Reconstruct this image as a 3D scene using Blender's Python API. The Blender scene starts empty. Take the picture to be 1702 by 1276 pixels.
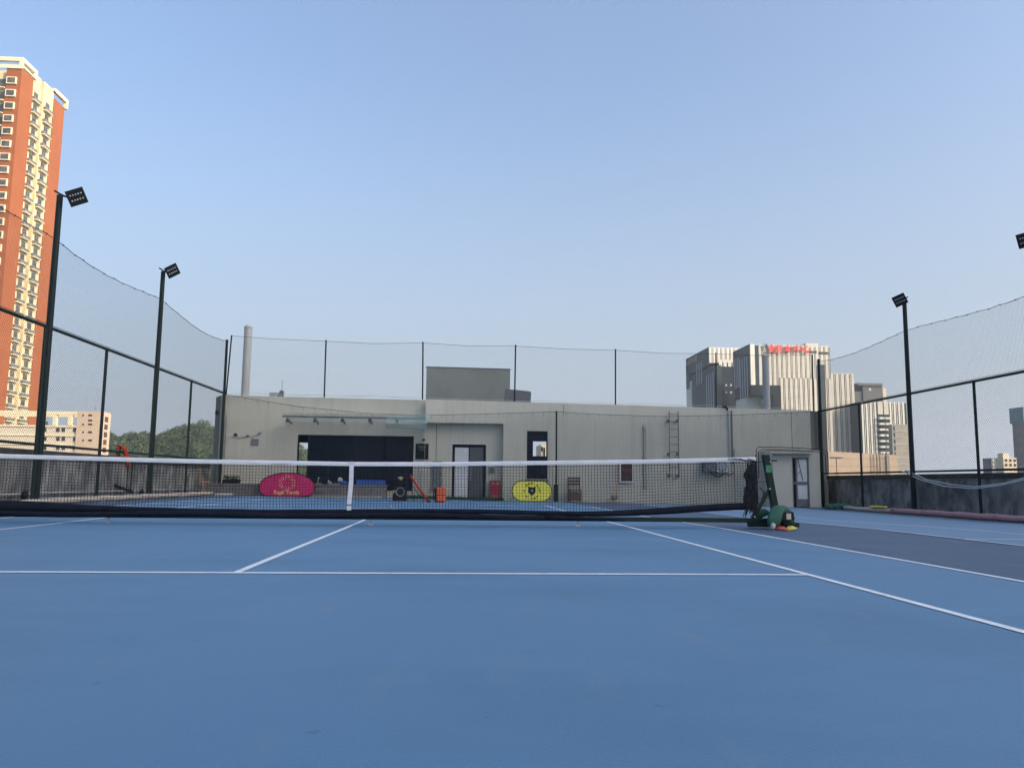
import bpy, math, random
from mathutils import Vector, Matrix, noise
rnd = random.Random(7)
S = bpy.context.scene
COL = S.collection
rad = math.radians

# ------------------------------------------------------------------ camera, world, sun, exposure
F_PX, PITCH, YAW, ROLL = 1345.7, .1208, .0638, .0108
CAM = Vector((1.545, -12.294, .654))
fw = Vector((math.sin(YAW)*math.cos(PITCH), math.cos(YAW)*math.cos(PITCH), math.sin(PITCH)))
rt0 = Vector((math.cos(YAW), -math.sin(YAW), 0)); up0 = rt0.cross(fw)
rt = math.cos(ROLL)*rt0 + math.sin(ROLL)*up0
up = -math.sin(ROLL)*rt0 + math.cos(ROLL)*up0
cd = bpy.data.cameras.new('camera'); cam = bpy.data.objects.new('camera', cd); COL.objects.link(cam)
m = Matrix((rt, up, -fw)).transposed().to_4x4(); m.translation = CAM; cam.matrix_world = m
cd.lens = 36*F_PX/1702; cd.sensor_width = 36; cd.clip_end = 9000; cd.clip_start = .05
S.camera = cam

SUN_AZ, SUN_EL = 120, 22      # azimuth clockwise from +Y
sd = Vector((math.sin(rad(SUN_AZ))*math.cos(rad(SUN_EL)), math.cos(rad(SUN_AZ))*math.cos(rad(SUN_EL)), math.sin(rad(SUN_EL))))
w = bpy.data.worlds.new("World"); S.world = w; w.use_nodes = True
nt = w.node_tree; nt.nodes.clear()
sky = nt.nodes.new('ShaderNodeTexSky'); sky.sky_type = 'NISHITA'; sky.sun_disc = False
sky.sun_elevation = rad(SUN_EL); sky.sun_rotation = rad(SUN_AZ)
sky.altitude = 0; sky.air_density = 1.0; sky.dust_density = 7; sky.ozone_density = 3.2
bg = nt.nodes.new('ShaderNodeBackground'); bg.inputs['Strength'].default_value = .15
out = nt.nodes.new('ShaderNodeOutputWorld')
geo = nt.nodes.new('ShaderNodeNewGeometry'); sep = nt.nodes.new('ShaderNodeSeparateXYZ'); nt.links.new(geo.outputs['Position'], sep.inputs[0])
hr = nt.nodes.new('ShaderNodeMapRange'); hr.interpolation_type = 'SMOOTHSTEP'; hr.inputs['From Min'].default_value = -.05; hr.inputs['From Max'].default_value = .50
hr.inputs['To Min'].default_value = .96; hr.inputs['To Max'].default_value = .11; nt.links.new(sep.outputs[2], hr.inputs[0])
hm = nt.nodes.new('ShaderNodeMix'); hm.data_type = 'RGBA'; hm.inputs['B'].default_value = (1.52, 1.76, 2.08, 1)
nt.links.new(hr.outputs[0], hm.inputs['Factor']); nt.links.new(sky.outputs[0], hm.inputs['A']); nt.links.new(hm.outputs['Result'], bg.inputs[0]); nt.links.new(bg.outputs[0], out.inputs[0])
ld = bpy.data.lights.new('sun', 'SUN'); ld.energy = 2.0; ld.angle = rad(.5); ld.color = (1, .86, .68)
sun = bpy.data.objects.new('sun', ld); COL.objects.link(sun); sun.rotation_euler = sd.to_track_quat('Z', 'Y').to_euler()
sun.location = (0, -20, 60)
vs = S.view_settings; vs.view_transform = 'Standard'; vs.look = 'None'; vs.gamma = 1; vs.exposure = 1.25; vs.use_curve_mapping = False

# ------------------------------------------------------------------ helpers
def at(u, v, ax, val):
    """ray through a point of the photograph (1702 px wide), cut with a real plane of the place"""
    d = rt*((u-851)/F_PX) - up*((v-638)/F_PX) + fw
    return CAM + d*((val-CAM[ax])/d[ax])
def fx(u, v, y):
    p = at(u, v, 1, y); return p.x, p.z
def sstep(t):
    t = max(0, min(1, t)); return t*t*(3-2*t)
def gz(x, y):                      # drainage fall of the deck
    return -.0115*(x-2)*sstep((y+1)/7)

class MB:
    def __init__(s): s.v = []; s.f = []
    def add(s, vs_, fs):
        n = len(s.v); s.v += [tuple(v) for v in vs_]; s.f += [tuple(i+n for i in f) for f in fs]; return s
    def box(s, x0, x1, y0, y1, z0, z1):
        return s.add([(x0,y0,z0),(x1,y0,z0),(x1,y1,z0),(x0,y1,z0),(x0,y0,z1),(x1,y0,z1),(x1,y1,z1),(x0,y1,z1)],
            [(0,3,2,1),(4,5,6,7),(0,1,5,4),(1,2,6,5),(2,3,7,6),(3,0,4,7)])
    def hexa(s, p):               # 8 free corners, same order as box
        return s.add(p, [(0,3,2,1),(4,5,6,7),(0,1,5,4),(1,2,6,5),(2,3,7,6),(3,0,4,7)])
    def quad(s, a, b, c, d): return s.add([a,b,c,d], [(0,1,2,3)])
    def path(s, pts, r, n=6, cap=True, r1=None, up_=None):
        pts = [Vector(p) for p in pts]; N = len(pts); vs_ = []
        for i, p in enumerate(pts):
            t = (pts[min(i+1,N-1)]-pts[max(i-1,0)]).normalized()
            h = Vector(up_) if up_ else (Vector((0,0,1)) if abs(t.z) < .9 else Vector((0,1,0)))
            a = t.cross(h).normalized(); b = t.cross(a)
            rr = r if r1 is None else r+(r1-r)*i/(N-1)
            for k in range(n):
                an = 2*math.pi*k/n + math.pi/4*(n==4)
                vs_.append(p + a*(rr*math.cos(an)) + b*(rr*math.sin(an)))
        fs = [(i*n+k, i*n+(k+1)%n, (i+1)*n+(k+1)%n, (i+1)*n+k) for i in range(N-1) for k in range(n)]
        if cap: fs += [tuple(range(n))[::-1], tuple((N-1)*n+k for k in range(n))]
        return s.add(vs_, fs)
    def prism(s, poly, axis, a, b):     # poly in the two other axes (x,z when axis is y)
        n = len(poly)
        def P(p, t): return (p[0], t, p[1]) if axis == 1 else ((t, p[0], p[1]) if axis == 0 else (p[0], p[1], t))
        return s.add([P(p,a) for p in poly]+[P(p,b) for p in poly],
            [tuple(range(n)), tuple(range(n, 2*n))[::-1]]+[(i, i+n, (i+1)%n+n, (i+1)%n) for i in range(n)])
    def blob(s, c, rx, ry, rz, seg=12, amp=.12, fr=3, seed=0, flat=None):
        vs_, fs = [], []
        R = seg//2+1
        for i in range(R+1):
            th = math.pi*i/R
            for k in range(seg):
                ph = 2*math.pi*k/seg
                d = Vector((math.sin(th)*math.cos(ph), math.sin(th)*math.sin(ph), math.cos(th)))
                q = 1+amp*noise.noise(d*fr+Vector((seed*3.1, seed, 0)))*1.6
                z = d.z*rz*q
                if flat is not None and z < -rz*flat: z = -rz*flat
                vs_.append((c[0]+d.x*rx*q, c[1]+d.y*ry*q, c[2]+z))
        for i in range(R):
            for k in range(seg): fs.append((i*seg+k, (i+1)*seg+k, (i+1)*seg+(k+1)%seg, i*seg+(k+1)%seg))
        return s.add(vs_, fs)
    def mesh(s, name, off=(0,0,0)):
        me = bpy.data.meshes.new(name); ox, oy, oz = off
        me.from_pydata([(x-ox, y-oy, z-oz) for x, y, z in s.v], [], s.f); me.update(); return me
    def build(s, name, mat, parent=None, smooth=False, kind=None, bevel=0):
        off = WL[parent.name] if parent is not None else (0,0,0)
        me = s.mesh(name, off); me.materials.append(mat)
        if smooth:
            me.polygons.foreach_set('use_smooth', [True]*len(me.polygons))
        o = bpy.data.objects.new(name, me); COL.objects.link(o)
        if parent is not None: o.parent = parent
        WL[o.name] = off
        if kind: o['kind'] = kind
        if bevel:
            b = o.modifiers.new('bevel', 'BEVEL'); b.width = bevel; b.segments = 2; b.limit_method = 'ANGLE'
        return o
WL = {}                                    # world origin of each object
def thing(name, label, cat, loc=(0,0,0), group=None):
    o = bpy.data.objects.new(name, None); o.empty_display_size = .2; COL.objects.link(o)
    o.location = loc; o['label'] = label; o['category'] = cat
    if group: o['group'] = group
    WL[o.name] = tuple(loc); return o
def tag(o, label, cat, group=None):
    o['label'] = label; o['category'] = cat
    if group: o['group'] = group
    return o
_ub = {}
def ubox(name, mat, parent, x0, x1, y0, y1, z0, z1):      # a piece of its own that shares one cube mesh per material
    k = (name, mat.name)
    if k not in _ub:
        me = MB().box(0,1,0,1,0,1).mesh(name); me.materials.append(mat); _ub[k] = me
    o = bpy.data.objects.new(name, _ub[k]); COL.objects.link(o)
    off = WL[parent.name]; pw = getattr(parent, 'scale')
    o.parent = parent
    # a parent piece may itself be a scaled cube: undo its scale
    if tuple(pw) != (1,1,1):
        pl = UL[parent.name]
        o.location = ((x0-pl[0])/pw[0], (y0-pl[1])/pw[1], (z0-pl[2])/pw[2])
        o.scale = ((x1-x0)/pw[0], (y1-y0)/pw[1], (z1-z0)/pw[2])
    else:
        o.location = (x0-off[0], y0-off[1], z0-off[2]); o.scale = (x1-x0, y1-y0, z1-z0)
    UL[o.name] = (x0, y0, z0); WL[o.name] = (x0, y0, z0)
    return o
UL = {}

def mat(name, c, rough=.7, c2=None, scale=3., detail=4, stretch=(1,1,1), bump=0, bscale=None, metal=0, lo=.35, hi=.65,
        c3=None, s3=.5, lo3=.5, hi3=.7, spec=.5, alpha=1, trans=0, st3=(1,1,1), rvar=0):
    M = bpy.data.materials.new(name); M.use_nodes = True; t = M.node_tree; N = t.nodes; L = t.links
    b = N['Principled BSDF']; b.inputs['Roughness'].default_value = rough; b.inputs['Metallic'].default_value = metal
    b.inputs['Base Color'].default_value = (*c, 1); b.inputs['Specular IOR Level'].default_value = spec
    b.inputs['Alpha'].default_value = alpha; b.inputs['Transmission Weight'].default_value = trans
    g = N.new('ShaderNodeNewGeometry')
    def nz(sc, st, det=detail):
        mp = N.new('ShaderNodeMapping'); mp.inputs['Scale'].default_value = st
        L.new(g.outputs['Position'], mp.inputs['Vector'])
        n = N.new('ShaderNodeTexNoise'); n.inputs['Scale'].default_value = sc; n.inputs['Detail'].default_value = det
        n.inputs['Roughness'].default_value = .6
        L.new(mp.outputs[0], n.inputs['Vector']); return n
    src = None
    if c2:
        n = nz(scale, stretch); r = N.new('ShaderNodeMapRange'); r.inputs['From Min'].default_value = lo; r.inputs['From Max'].default_value = hi
        L.new(n.outputs[0], r.inputs[0]); mx = N.new('ShaderNodeMix'); mx.data_type = 'RGBA'
        mx.inputs['A'].default_value = (*c, 1); mx.inputs['B'].default_value = (*c2, 1)
        L.new(r.outputs[0], mx.inputs['Factor']); src = mx.outputs['Result']
        if rvar:
            r2 = N.new('ShaderNodeMapRange'); r2.inputs['From Min'].default_value = lo; r2.inputs['From Max'].default_value = hi
            r2.inputs['To Min'].default_value = rough-rvar; r2.inputs['To Max'].default_value = rough+rvar
            L.new(n.outputs[0], r2.inputs[0]); L.new(r2.outputs[0], b.inputs['Roughness'])
    if c3:
        n = nz(s3, st3, 6); r = N.new('ShaderNodeMapRange'); r.inputs['From Min'].default_value = lo3; r.inputs['From Max'].default_value = hi3
        L.new(n.outputs[0], r.inputs[0]); mx = N.new('ShaderNodeMix'); mx.data_type = 'RGBA'
        if src: L.new(src, mx.inputs['A'])
        else: mx.inputs['A'].default_value = (*c, 1)
        mx.inputs['B'].default_value = (*c3, 1); L.new(r.outputs[0], mx.inputs['Factor']); src = mx.outputs['Result']
    if src: L.new(src, b.inputs['Base Color'])
    if bump:
        n = nz(bscale or scale*4, (1,1,1)); bp = N.new('ShaderNodeBump'); bp.inputs['Strength'].default_value = bump
        bp.inputs['Distance'].default_value = .02; L.new(n.outputs[0], bp.inputs['Height']); L.new(bp.outputs[0], b.inputs['Normal'])
    return M

M = {}
M['court'] = mat('court_paint', (.074,.190,.328), .52, (.094,.224,.368), .5, 12, (.6,1.2,1), lo=.36, hi=.66, bump=.3, bscale=140, c3=(.062,.160,.270), s3=.6, lo3=.46, hi3=.74, st3=(.6,1,1), spec=.6, rvar=.05)
M['court2'] = mat('neighbour_court_paint', (.14,.235,.34), .62, (.16,.255,.365), .4, 5, bump=.12, bscale=180, spec=.35)
M['runoff'] = mat('slate_blue_paint', (.058,.094,.152), .6, (.070,.110,.172), .5, 5, (1,1.6,1), bump=.12, bscale=180, c3=(.085,.125,.19), s3=1.1, lo3=.5, hi3=.8, st3=(.35,1,1), spec=.35)
M['line'] = mat('line_paint', (.84,.86,.86), .6, (.74,.77,.78), 6, 6, c3=(.36,.44,.52), s3=7, lo3=.6, hi3=.76)
M['wall'] = mat('grey_render', (.575,.55,.455), .85, (.525,.50,.415), 1.1, 6, (1,1,.5), bump=.25, bscale=30, c3=(.475,.455,.385), s3=1.1, lo3=.5, hi3=.76, st3=(3.5,1,.22))
M['wall_side'] = M['wall']
M['concrete'] = mat('stained_concrete', (.32,.315,.30), .9, (.12,.117,.115), 2.2, 9, (1,1,.75), lo=.38, hi=.62, bump=.5, bscale=14, c3=(.48,.47,.44), s3=1.7, lo3=.53, hi3=.72, st3=(1,1.3,.55))
M['conc_dark'] = mat('black_stained_concrete', (.05,.048,.046), .9, (.12,.115,.11), 3, 6, (1,1,.4), lo=.5, hi=.75, bump=.4, bscale=14)
M['green'] = mat('dark_green_paint', (.004,.012,.012), .55, (.007,.017,.016), 6, 3, spec=.25)
M['postgreen'] = mat('net_post_green', (.003,.018,.014), .55, (.004,.024,.018), 8, 3, spec=.3)
M['black'] = mat('black_plastic', (.006,.007,.010), .65, (.010,.011,.014), 8, 3, spec=.25)
M['wire'] = mat('dark_green_wire', (.02,.035,.032), .6)
M['cord'] = mat('black_net_cord', (.006,.008,.014), .8)
M['netcord'] = mat('grey_net_cord', (.05,.065,.07), .7)
M['tape'] = mat('white_webbing', (.72,.73,.76), .7, (.60,.62,.66), 5, 5, (1,1,4), bump=.3, bscale=25)
M['hem'] = mat('dark_net_hem', (.004,.007,.017), .8, (.008,.012,.022), 5, 4, bump=.4, bscale=20, spec=.2)
M['glass'] = mat('dark_glass', (.004,.009,.020), .08, (.007,.013,.026), .8, 3, spec=.12)
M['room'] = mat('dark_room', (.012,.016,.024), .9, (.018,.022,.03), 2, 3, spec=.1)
M['curtain'] = mat('navy_curtain', (.006,.011,.022), .9, (.010,.017,.032), 7, 3, (4,1,.1), spec=.1)
M['white'] = mat('white_enamel', (.68,.69,.69), .5, (.6,.61,.62), 4, 3)
M['lightgrey'] = mat('light_grey_metal', (.42,.44,.45), .45, (.36,.38,.39), 5, 3)
M['grey'] = mat('grey_metal', (.16,.17,.18), .5, (.13,.14,.15), 5, 3)
M['galv'] = mat('weathered_steel', (.10,.11,.12), .55, (.16,.16,.16), 9, 4)
M['magenta'] = mat('magenta_fabric', (.52,.016,.115), .75, (.46,.012,.10), 4, 3, bump=.2, bscale=9)
M['gold'] = mat('gold_print', (.75,.48,.16), .7)
M['yellow'] = mat('yellow_fabric', (.80,.74,.10), .75, (.72,.66,.08), 4, 3, bump=.2, bscale=9)
M['ylw'] = mat('yellow_plastic', (.70,.58,.06), .6, (.6,.5,.06), 7, 3)
M['orange'] = mat('orange_fabric', (.72,.13,.045), .75, (.62,.10,.04), 7, 4, bump=.4, bscale=22)
M['red'] = mat('red_plastic', (.50,.055,.035), .5, (.42,.04,.03), 6, 3)
M['firered'] = mat('fire_red_paint', (.36,.012,.03), .4, (.32,.01,.025), 6, 3)
M['towel'] = mat('orange_red_cloth', (.55,.055,.02), .85, (.45,.035,.015), 14, 4, bump=.5, bscale=30)
M['bag'] = mat('green_canvas', (.030,.115,.075), .8, (.022,.085,.06), 5, 4, bump=.5, bscale=16)
M['turf'] = mat('artificial_turf', (.018,.06,.025), .9, (.03,.085,.03), 20, 3)
M['leaf'] = mat('leaf_green', (.05,.095,.03), .7, (.075,.12,.035), 8, 3)
M['pink'] = mat('faded_pink_hose', (.40,.22,.22), .6, (.34,.17,.18), 3, 4)
M['beige'] = mat('beige_hose', (.46,.40,.33), .6, (.40,.33,.28), 3, 4)
M['pvc'] = mat('white_pvc', (.60,.60,.58), .5, (.5,.5,.48), 4, 4)
M['chimney'] = mat('pale_flue', (.40,.41,.40), .65, (.35,.36,.355), 3, 4, (1,1,.2))
M['dgrey'] = mat('shaded_corner_render', (.13,.135,.13), .9, (.16,.165,.155), 1.3, 5, (1,1,.4), bump=.2, bscale=30)
M['tank'] = mat('penthouse_render', (.245,.265,.235), .85, (.27,.29,.26), 1.2, 5, (1,1,.4), bump=.2, bscale=30, c3=(.2,.215,.195), s3=1, lo3=.5, hi3=.8)
M['blue'] = mat('blue_plastic', (.02,.09,.36), .5, (.018,.08,.3), 5, 3)
M['brown'] = mat('brown_wood', (.10,.065,.05), .7, (.07,.045,.035), 8, 4, (1,1,.3))
M['step'] = mat('sandy_step', (.30,.27,.22), .9, (.24,.21,.17), 4, 5)
M['ledge'] = mat('grey_block', (.17,.165,.155), .9, (.12,.115,.11), 2.5, 6, bump=.4, bscale=15)
M['otape'] = mat('orange_handle', (.62,.24,.07), .6)
M['steel'] = mat('bare_steel', (.45,.46,.48), .35, metal=.6)
M['lens'] = mat('led_lens', (.48,.50,.53), .2)
M['sticker'] = mat('green_sticker', (.04,.22,.09), .5)
M['paper'] = mat('label_paper', (.5,.47,.42), .7)
M['cglass'] = mat('green_tinted_glass', (.55,.75,.68), .05, alpha=.22)
M['t_red'] = mat('terracotta_facade_tile', (.30,.088,.025), .8, (.275,.079,.023), .5, 4, c3=(.32,.098,.028), s3=.15, lo3=.45, hi3=.7)
M['t_cream'] = mat('cream_facade_render', (.64,.53,.33), .8, (.60,.50,.31), .4, 4)
M['t_frame'] = mat('cream_window_surround', (.78,.68,.45), .7)
M['t_glass'] = mat('tower_window_glass', (.05,.055,.06), .12, (.13,.12,.11), .9, 2)
M['t_ledge'] = mat('grey_railing', (.13,.125,.12), .6, (.2,.19,.17), 2, 3)
M['c_orange'] = mat('apricot_render', (.60,.46,.34), .85, (.56,.43,.31), .3, 4)
M['c_cream'] = mat('pale_cream_render', (.64,.55,.42), .85, (.60,.52,.40), .3, 4)
M['c_win'] = mat('small_window_glass', (.035,.035,.04), .15)
M['c_grey'] = mat('grey_block_render', (.33,.31,.27), .85, (.29,.275,.24), .3, 4)
M['o_pan'] = mat('pale_stone_panel', (.56,.52,.44), .55, (.50,.465,.39), .09, 3, (1,1,4))
M['o_white'] = mat('white_stone_fin', (.68,.65,.57), .55, (.64,.61,.53), .1, 3)
M['o_dark'] = mat('office_dark_glass', (.022,.034,.042), .18, (.036,.048,.056), .12, 3, (1,1,3), spec=.25)
M['o_side'] = mat('dark_and_shaded_cladding', (.042,.058,.066), .7, (.052,.068,.076), .08, 3, (1,1,.3), spec=.12)  # dark tone includes the shade of the offices' left faces
M['o_sidelt'] = mat('pale_side_fin', (.30,.36,.42), .5)
M['o_pale'] = mat('pale_blue_glass_box', (.26,.32,.31), .3, (.3,.36,.35), .2, 3)
M['o_vdark'] = mat('near_black_cladding', (.008,.013,.016), .6, (.012,.018,.022), .2, 3, spec=.1)
M['o_box'] = mat('charcoal_cladding', (.09,.095,.10), .7, (.105,.11,.115), .2, 3)
M['o_slot'] = mat('brown_window_slot', (.022,.030,.030), .3, (.04,.05,.05), .3, 2, (1,1,6))
M['signred'] = mat('red_sign_letters', (.75,.03,.03), .5)
M['signpink'] = mat('faded_sign_letters', (.45,.28,.27), .6)
M['bluecap'] = mat('blue_scaffold_sheet', (.06,.16,.22), .7, (.08,.2,.27), .6, 3)
M['conc_tower'] = mat('grey_tower_shell', (.13,.14,.16), .8, (.17,.18,.2), .3, 3)
M['city'] = mat('city_ground', (.14,.14,.13), .9, (.09,.11,.07), .02, 6)
M['hillg'] = mat('hill_soil', (.05,.065,.03), .95, (.07,.085,.035), .05, 6)
M['tree1'] = mat('woodland_leaves', (.042,.072,.028), .9, (.068,.098,.038), .10, 4, lo=.35, hi=.65, c3=(.11,.12,.055), s3=.05, lo3=.58, hi3=.75)

# small dark ball marks and scuffs in the court paint
def scuffs(mt, sc, lo, hi, c, st=(1,1,1)):
    t = mt.node_tree; N = t.nodes; L = t.links; b = N['Principled BSDF']; src = b.inputs['Base Color'].links[0].from_socket
    g = N.new('ShaderNodeNewGeometry'); mp = N.new('ShaderNodeMapping'); mp.inputs['Scale'].default_value = st; L.new(g.outputs['Position'], mp.inputs[0])
    n = N.new('ShaderNodeTexNoise'); n.inputs['Scale'].default_value = sc; n.inputs['Detail'].default_value = 3; L.new(mp.outputs[0], n.inputs[0])
    r = N.new('ShaderNodeMapRange'); r.inputs['From Min'].default_value = lo; r.inputs['From Max'].default_value = hi; r.inputs['To Max'].default_value = .55; L.new(n.outputs[0], r.inputs[0])
    mx = N.new('ShaderNodeMix'); mx.data_type = 'RGBA'; mx.inputs['B'].default_value = (*c, 1); L.new(r.outputs[0], mx.inputs['Factor']); L.new(src, mx.inputs['A']); L.new(mx.outputs['Result'], b.inputs['Base Color'])
for k_ in ('court', 'court2', 'runoff'):
    scuffs(M[k_], 9, .70, .76, (.05,.10,.17)); scuffs(M[k_], 2.2, .60, .74, (.13,.21,.30), (2.2,.6,1))
# ------------------------------------------------------------------ ground, terrain
def sheet(name, x0, x1, y0, y1, dz, mt, parent=None, kind=None, step=.5):
    b = MB(); nx = max(1, math.ceil((x1-x0)/step)); ny = max(1, math.ceil((y1-y0)/step))
    vs_ = [(x0+(x1-x0)*i/nx, y0+(y1-y0)*j/ny, 0) for j in range(ny+1) for i in range(nx+1)]
    vs_ = [(x, y, gz(x, y)+dz) for x, y, _ in vs_]
    b.add(vs_, [(j*(nx+1)+i, j*(nx+1)+i+1, (j+1)*(nx+1)+i+1, (j+1)*(nx+1)+i) for j in range(ny) for i in range(nx)])
    return b.build(name, mt, parent, kind=kind)
def struct(o): o['kind'] = 'structure'; return o

big = MB().box(-1500, 1500, -1500, 1500, -30, -28).build('city_ground', M['city'], kind='structure')
MB().box(-7.62, 15.95, -24, 27, -28, -.35).build('rooftop', M['ledge'], kind='structure')
def deck():
    return sheet('run_off', -7.6, 15.9, -20, 18.6, 0, M['runoff'], kind='structure')
run_off = deck()
court = sheet('tennis_court', -5.50, 5.50, -20, 17.6, .004, M['court'], kind='structure')
court_b = sheet('neighbour_court', 7.88, 13.3, -20, 17.2, .004, M['court2'], kind='structure')
LW = .058
def line(parent, x0, x1, y0, y1): sheet('court_line', x0, x1, y0, y1, .008, M['line'], parent)
for X in (-5.485, -4.115, 4.115, 5.485):
    line(court, X-LW/2, X+LW/2, -11.87, 11.87)
for Y in (-6.4, 6.4): line(court, -4.09, 4.09, Y-.038, Y+.038)
line(court, -.029, .029, -6.362, 6.362)
line(court, -5.46, 5.46, 11.87, 11.97); line(court, -5.46, 5.46, -11.97, -11.87)
line(court, -.025, .025, 11.72, 11.87)
line(court_b, 7.88, 7.93, -20, 15); line(court_b, 9.41, 9.46, -2.3, 15); line(court_b, 7.93, 13.3, -2.35, -2.3)

# hill: terrain plus woodland
prof = [(-40,722),(60,722),(150,716),(185,714),(205,716),(240,713),(262,712),(280,712),(300,702),(318,694),(335,691),(348,697),(380,712),(440,716),(500,738),(560,745),(640,752)]
def hpx(u):
    for (a, b), (c, d) in zip(prof, prof[1:]):
        if a <= u <= c: return b+(d-b)*(u-a)/(c-a)
    return prof[0][1] if u < prof[0][0] else prof[-1][1]
import bisect
HX = [(at(u, v, 1, 330).x, at(u, v, 1, 330).z-5.6) for u, v in prof]
def crest(xn):
    for (a, b), (c, d) in zip(HX, HX[1:]):
        if a <= xn <= c: return b+(d-b)*(xn-a)/(c-a)
    return HX[0][1] if xn < HX[0][0] else max(-20, HX[-1][1]-(xn-HX[-1][0])*.4)
def hz(x, y):
    s = 330-y
    k = (x-CAM.x)/(y-CAM.y)*(330-CAM.y)+CAM.x
    h = crest(k)
    a = sstep((y-190)/140)
    z = -27+(h+27)*a + 2.5*noise.noise(Vector((x*.03, y*.03, 1)))*a
    if y > 330: z = -27+(h+27)*(1-sstep((y-345)/150))
    return z
b = MB(); nx, ny = 90, 34
vs_ = [(-260+330*i/nx, 190+330*j/ny, 0) for j in range(ny+1) for i in range(nx+1)]
b.add([(x, y, hz(x, y)) for x, y, _ in vs_], [(j*(nx+1)+i, j*(nx+1)+i+1, (j+1)*(nx+1)+i+1, (j+1)*(nx+1)+i) for j in range(ny) for i in range(nx)])
b.build('hill', M['hillg'], kind='structure', smooth=True)
b = MB(); r2 = random.Random(3)
for i in range(5600):
    y = 225+(r2.random()**.8)*120; x = -215+260*r2.random()
    z = hz(x, y); R = r2.uniform(.95, 1.9)*(1.3 if r2.random() < .12 else 1)
    if z < -12: continue
    H = R*r2.uniform(1.0, 1.6)
    for k in range(42):
        d = Vector((r2.gauss(0,1), r2.gauss(0,1), r2.gauss(0,1))).normalized()
        if d.z < -.4: d.z *= -1
        c = Vector((x, y, z+H*.8)) + Vector((d.x*R, d.y*R, d.z*H))*r2.uniform(.65, 1.0)
        t1 = Vector((r2.gauss(0,1), r2.gauss(0,1), r2.gauss(0,1))).normalized(); t1 = (t1-d*t1.dot(d)*.8).normalized(); t2 = d.cross(t1).normalized()
        s_ = R*r2.uniform(.14, .30)
        b.add([c-t1*s_, c+t2*s_*.8+d*s_*.3, c+t1*s_, c-t2*s_*.8], [(0,1,2,3)])
b.build('woodland', M['tree1'], kind='stuff')
o = bpy.data.objects['woodland']; tag(o, 'dense green trees covering the hill behind the fence', 'woodland')

# ------------------------------------------------------------------ clubhouse
YR, YL = 18.0, 18.35
club = thing('clubhouse', 'long grey rendered rooftop building across the far end of the court', 'building', (4, YR, 0))
def roof_z(x): 
    pts = [(-7.6,3.77),(-7.1,3.76),(.08,3.71),(5.45,3.64),(11.78,3.59),(15.4,3.52)]
    for (a, c), (d, e) in zip(pts, pts[1:]):
        if a <= x <= d: return c+(e-c)*(x-a)/(d-a)
    return pts[0][1] if x < pts[0][0] else pts[-1][1]
def holed(name, x0, x1, y, th, holes, mt, parent, zb=-.4, zt=None):
    """wall slab on plane y with rectangular openings (x0,x1,z0,z1), real thickness"""
    xs = sorted({x0, x1, *[h[0] for h in holes], *[h[1] for h in holes]}); b = MB()
    zs = sorted({zb, 3.2, *[h[2] for h in holes], *[h[3] for h in holes]})
    ztf = zt or roof_z
    def inh(xm, zm): return any(h[0] < xm < h[1] and h[2] < zm < h[3] for h in holes)
    for xa, xb in zip(xs, xs[1:]):
        for za, zc in list(zip(zs, zs[1:]))+[(zs[-1], None)]:
            t0, t1 = (zc, zc) if zc is not None else (ztf(xa), ztf(xb))
            if zc is not None and inh((xa+xb)/2, (za+zc)/2): continue
            b.quad((xa,y,za),(xb,y,za),(xb,y,t1),(xa,y,t0))
            b.quad((xb,y+th,za),(xa,y+th,za),(xa,y+th,t0),(xb,y+th,t1))
            if zc is None: b.quad((xa,y,t0),(xb,y,t1),(xb,y+th,t1),(xa,y+th,t0))
    for a, c, d, e in holes:
        b.quad((a,y,d),(a,y,e),(a,y+th,e),(a,y+th,d)); b.quad((c,y,d),(c,y+th,d),(c,y+th,e),(c,y,e))
        b.quad((a,y,e),(c,y,e),(c,y+th,e),(a,y+th,e)); b.quad((a,y,d),(a,y+th,d),(c,y+th,d),(c,y,d))
    for a in (x0, x1):
        b.quad((a,y,zb),(a,y+th,zb),(a,y+th,ztf(a)),(a,y,ztf(a)))
    return b.build(name, mt, parent)
# openings, on their planes
wx0, wz1 = fx(495, 722, YL); wx1, _ = fx(688, 727, YL); _, wz0 = fx(600, 806, YL); _, wzb = fx(688, 816, YL); wxm, _ = fx(638, 800, YL)
dx0, dz1 = fx(752, 738, YL); dx1, _ = fx(808, 738, YL); dz0 = 0.05
rx0, rz = fx(707, 702, YR); rx1, _ = fx(837, 705, YR)
nx0, nz1 = fx(876, 716, YR); nx1, nz0 = fx(910, 796, YR)
holed('front_wall', -7.35, rx0+.4, YL, .2, [(wx0, wxm, wz0, wz1), (wxm, wx1, wzb, wz1)], M['wall'], club)
# right part stands forward of the left part; its high band spans the entrance recess
RW = holed('front_wall', rx0, 15.0, YR, .2, [(rx0+.0005, rx1, -.4, rz), (nx0, nx1, nz0, nz1)], M['wall'], club)
holed('recess_wall', rx0+.42, rx1+.3, YL+.002, .16, [(dx0, dx1, dz0, dz1)], M['wall'], club, zb=-.4, zt=lambda x: 3.25)
MB().box(rx0+.01, rx1, YR+.201, YL+.2, rz-.0, rz+.08).build('recess_soffit', M['wall'], club)
MB().box(rx1, rx1+.2, YR+.201, YL+.2, -.4, rz+.1).build('recess_cheek', M['wall'], club)
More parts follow.
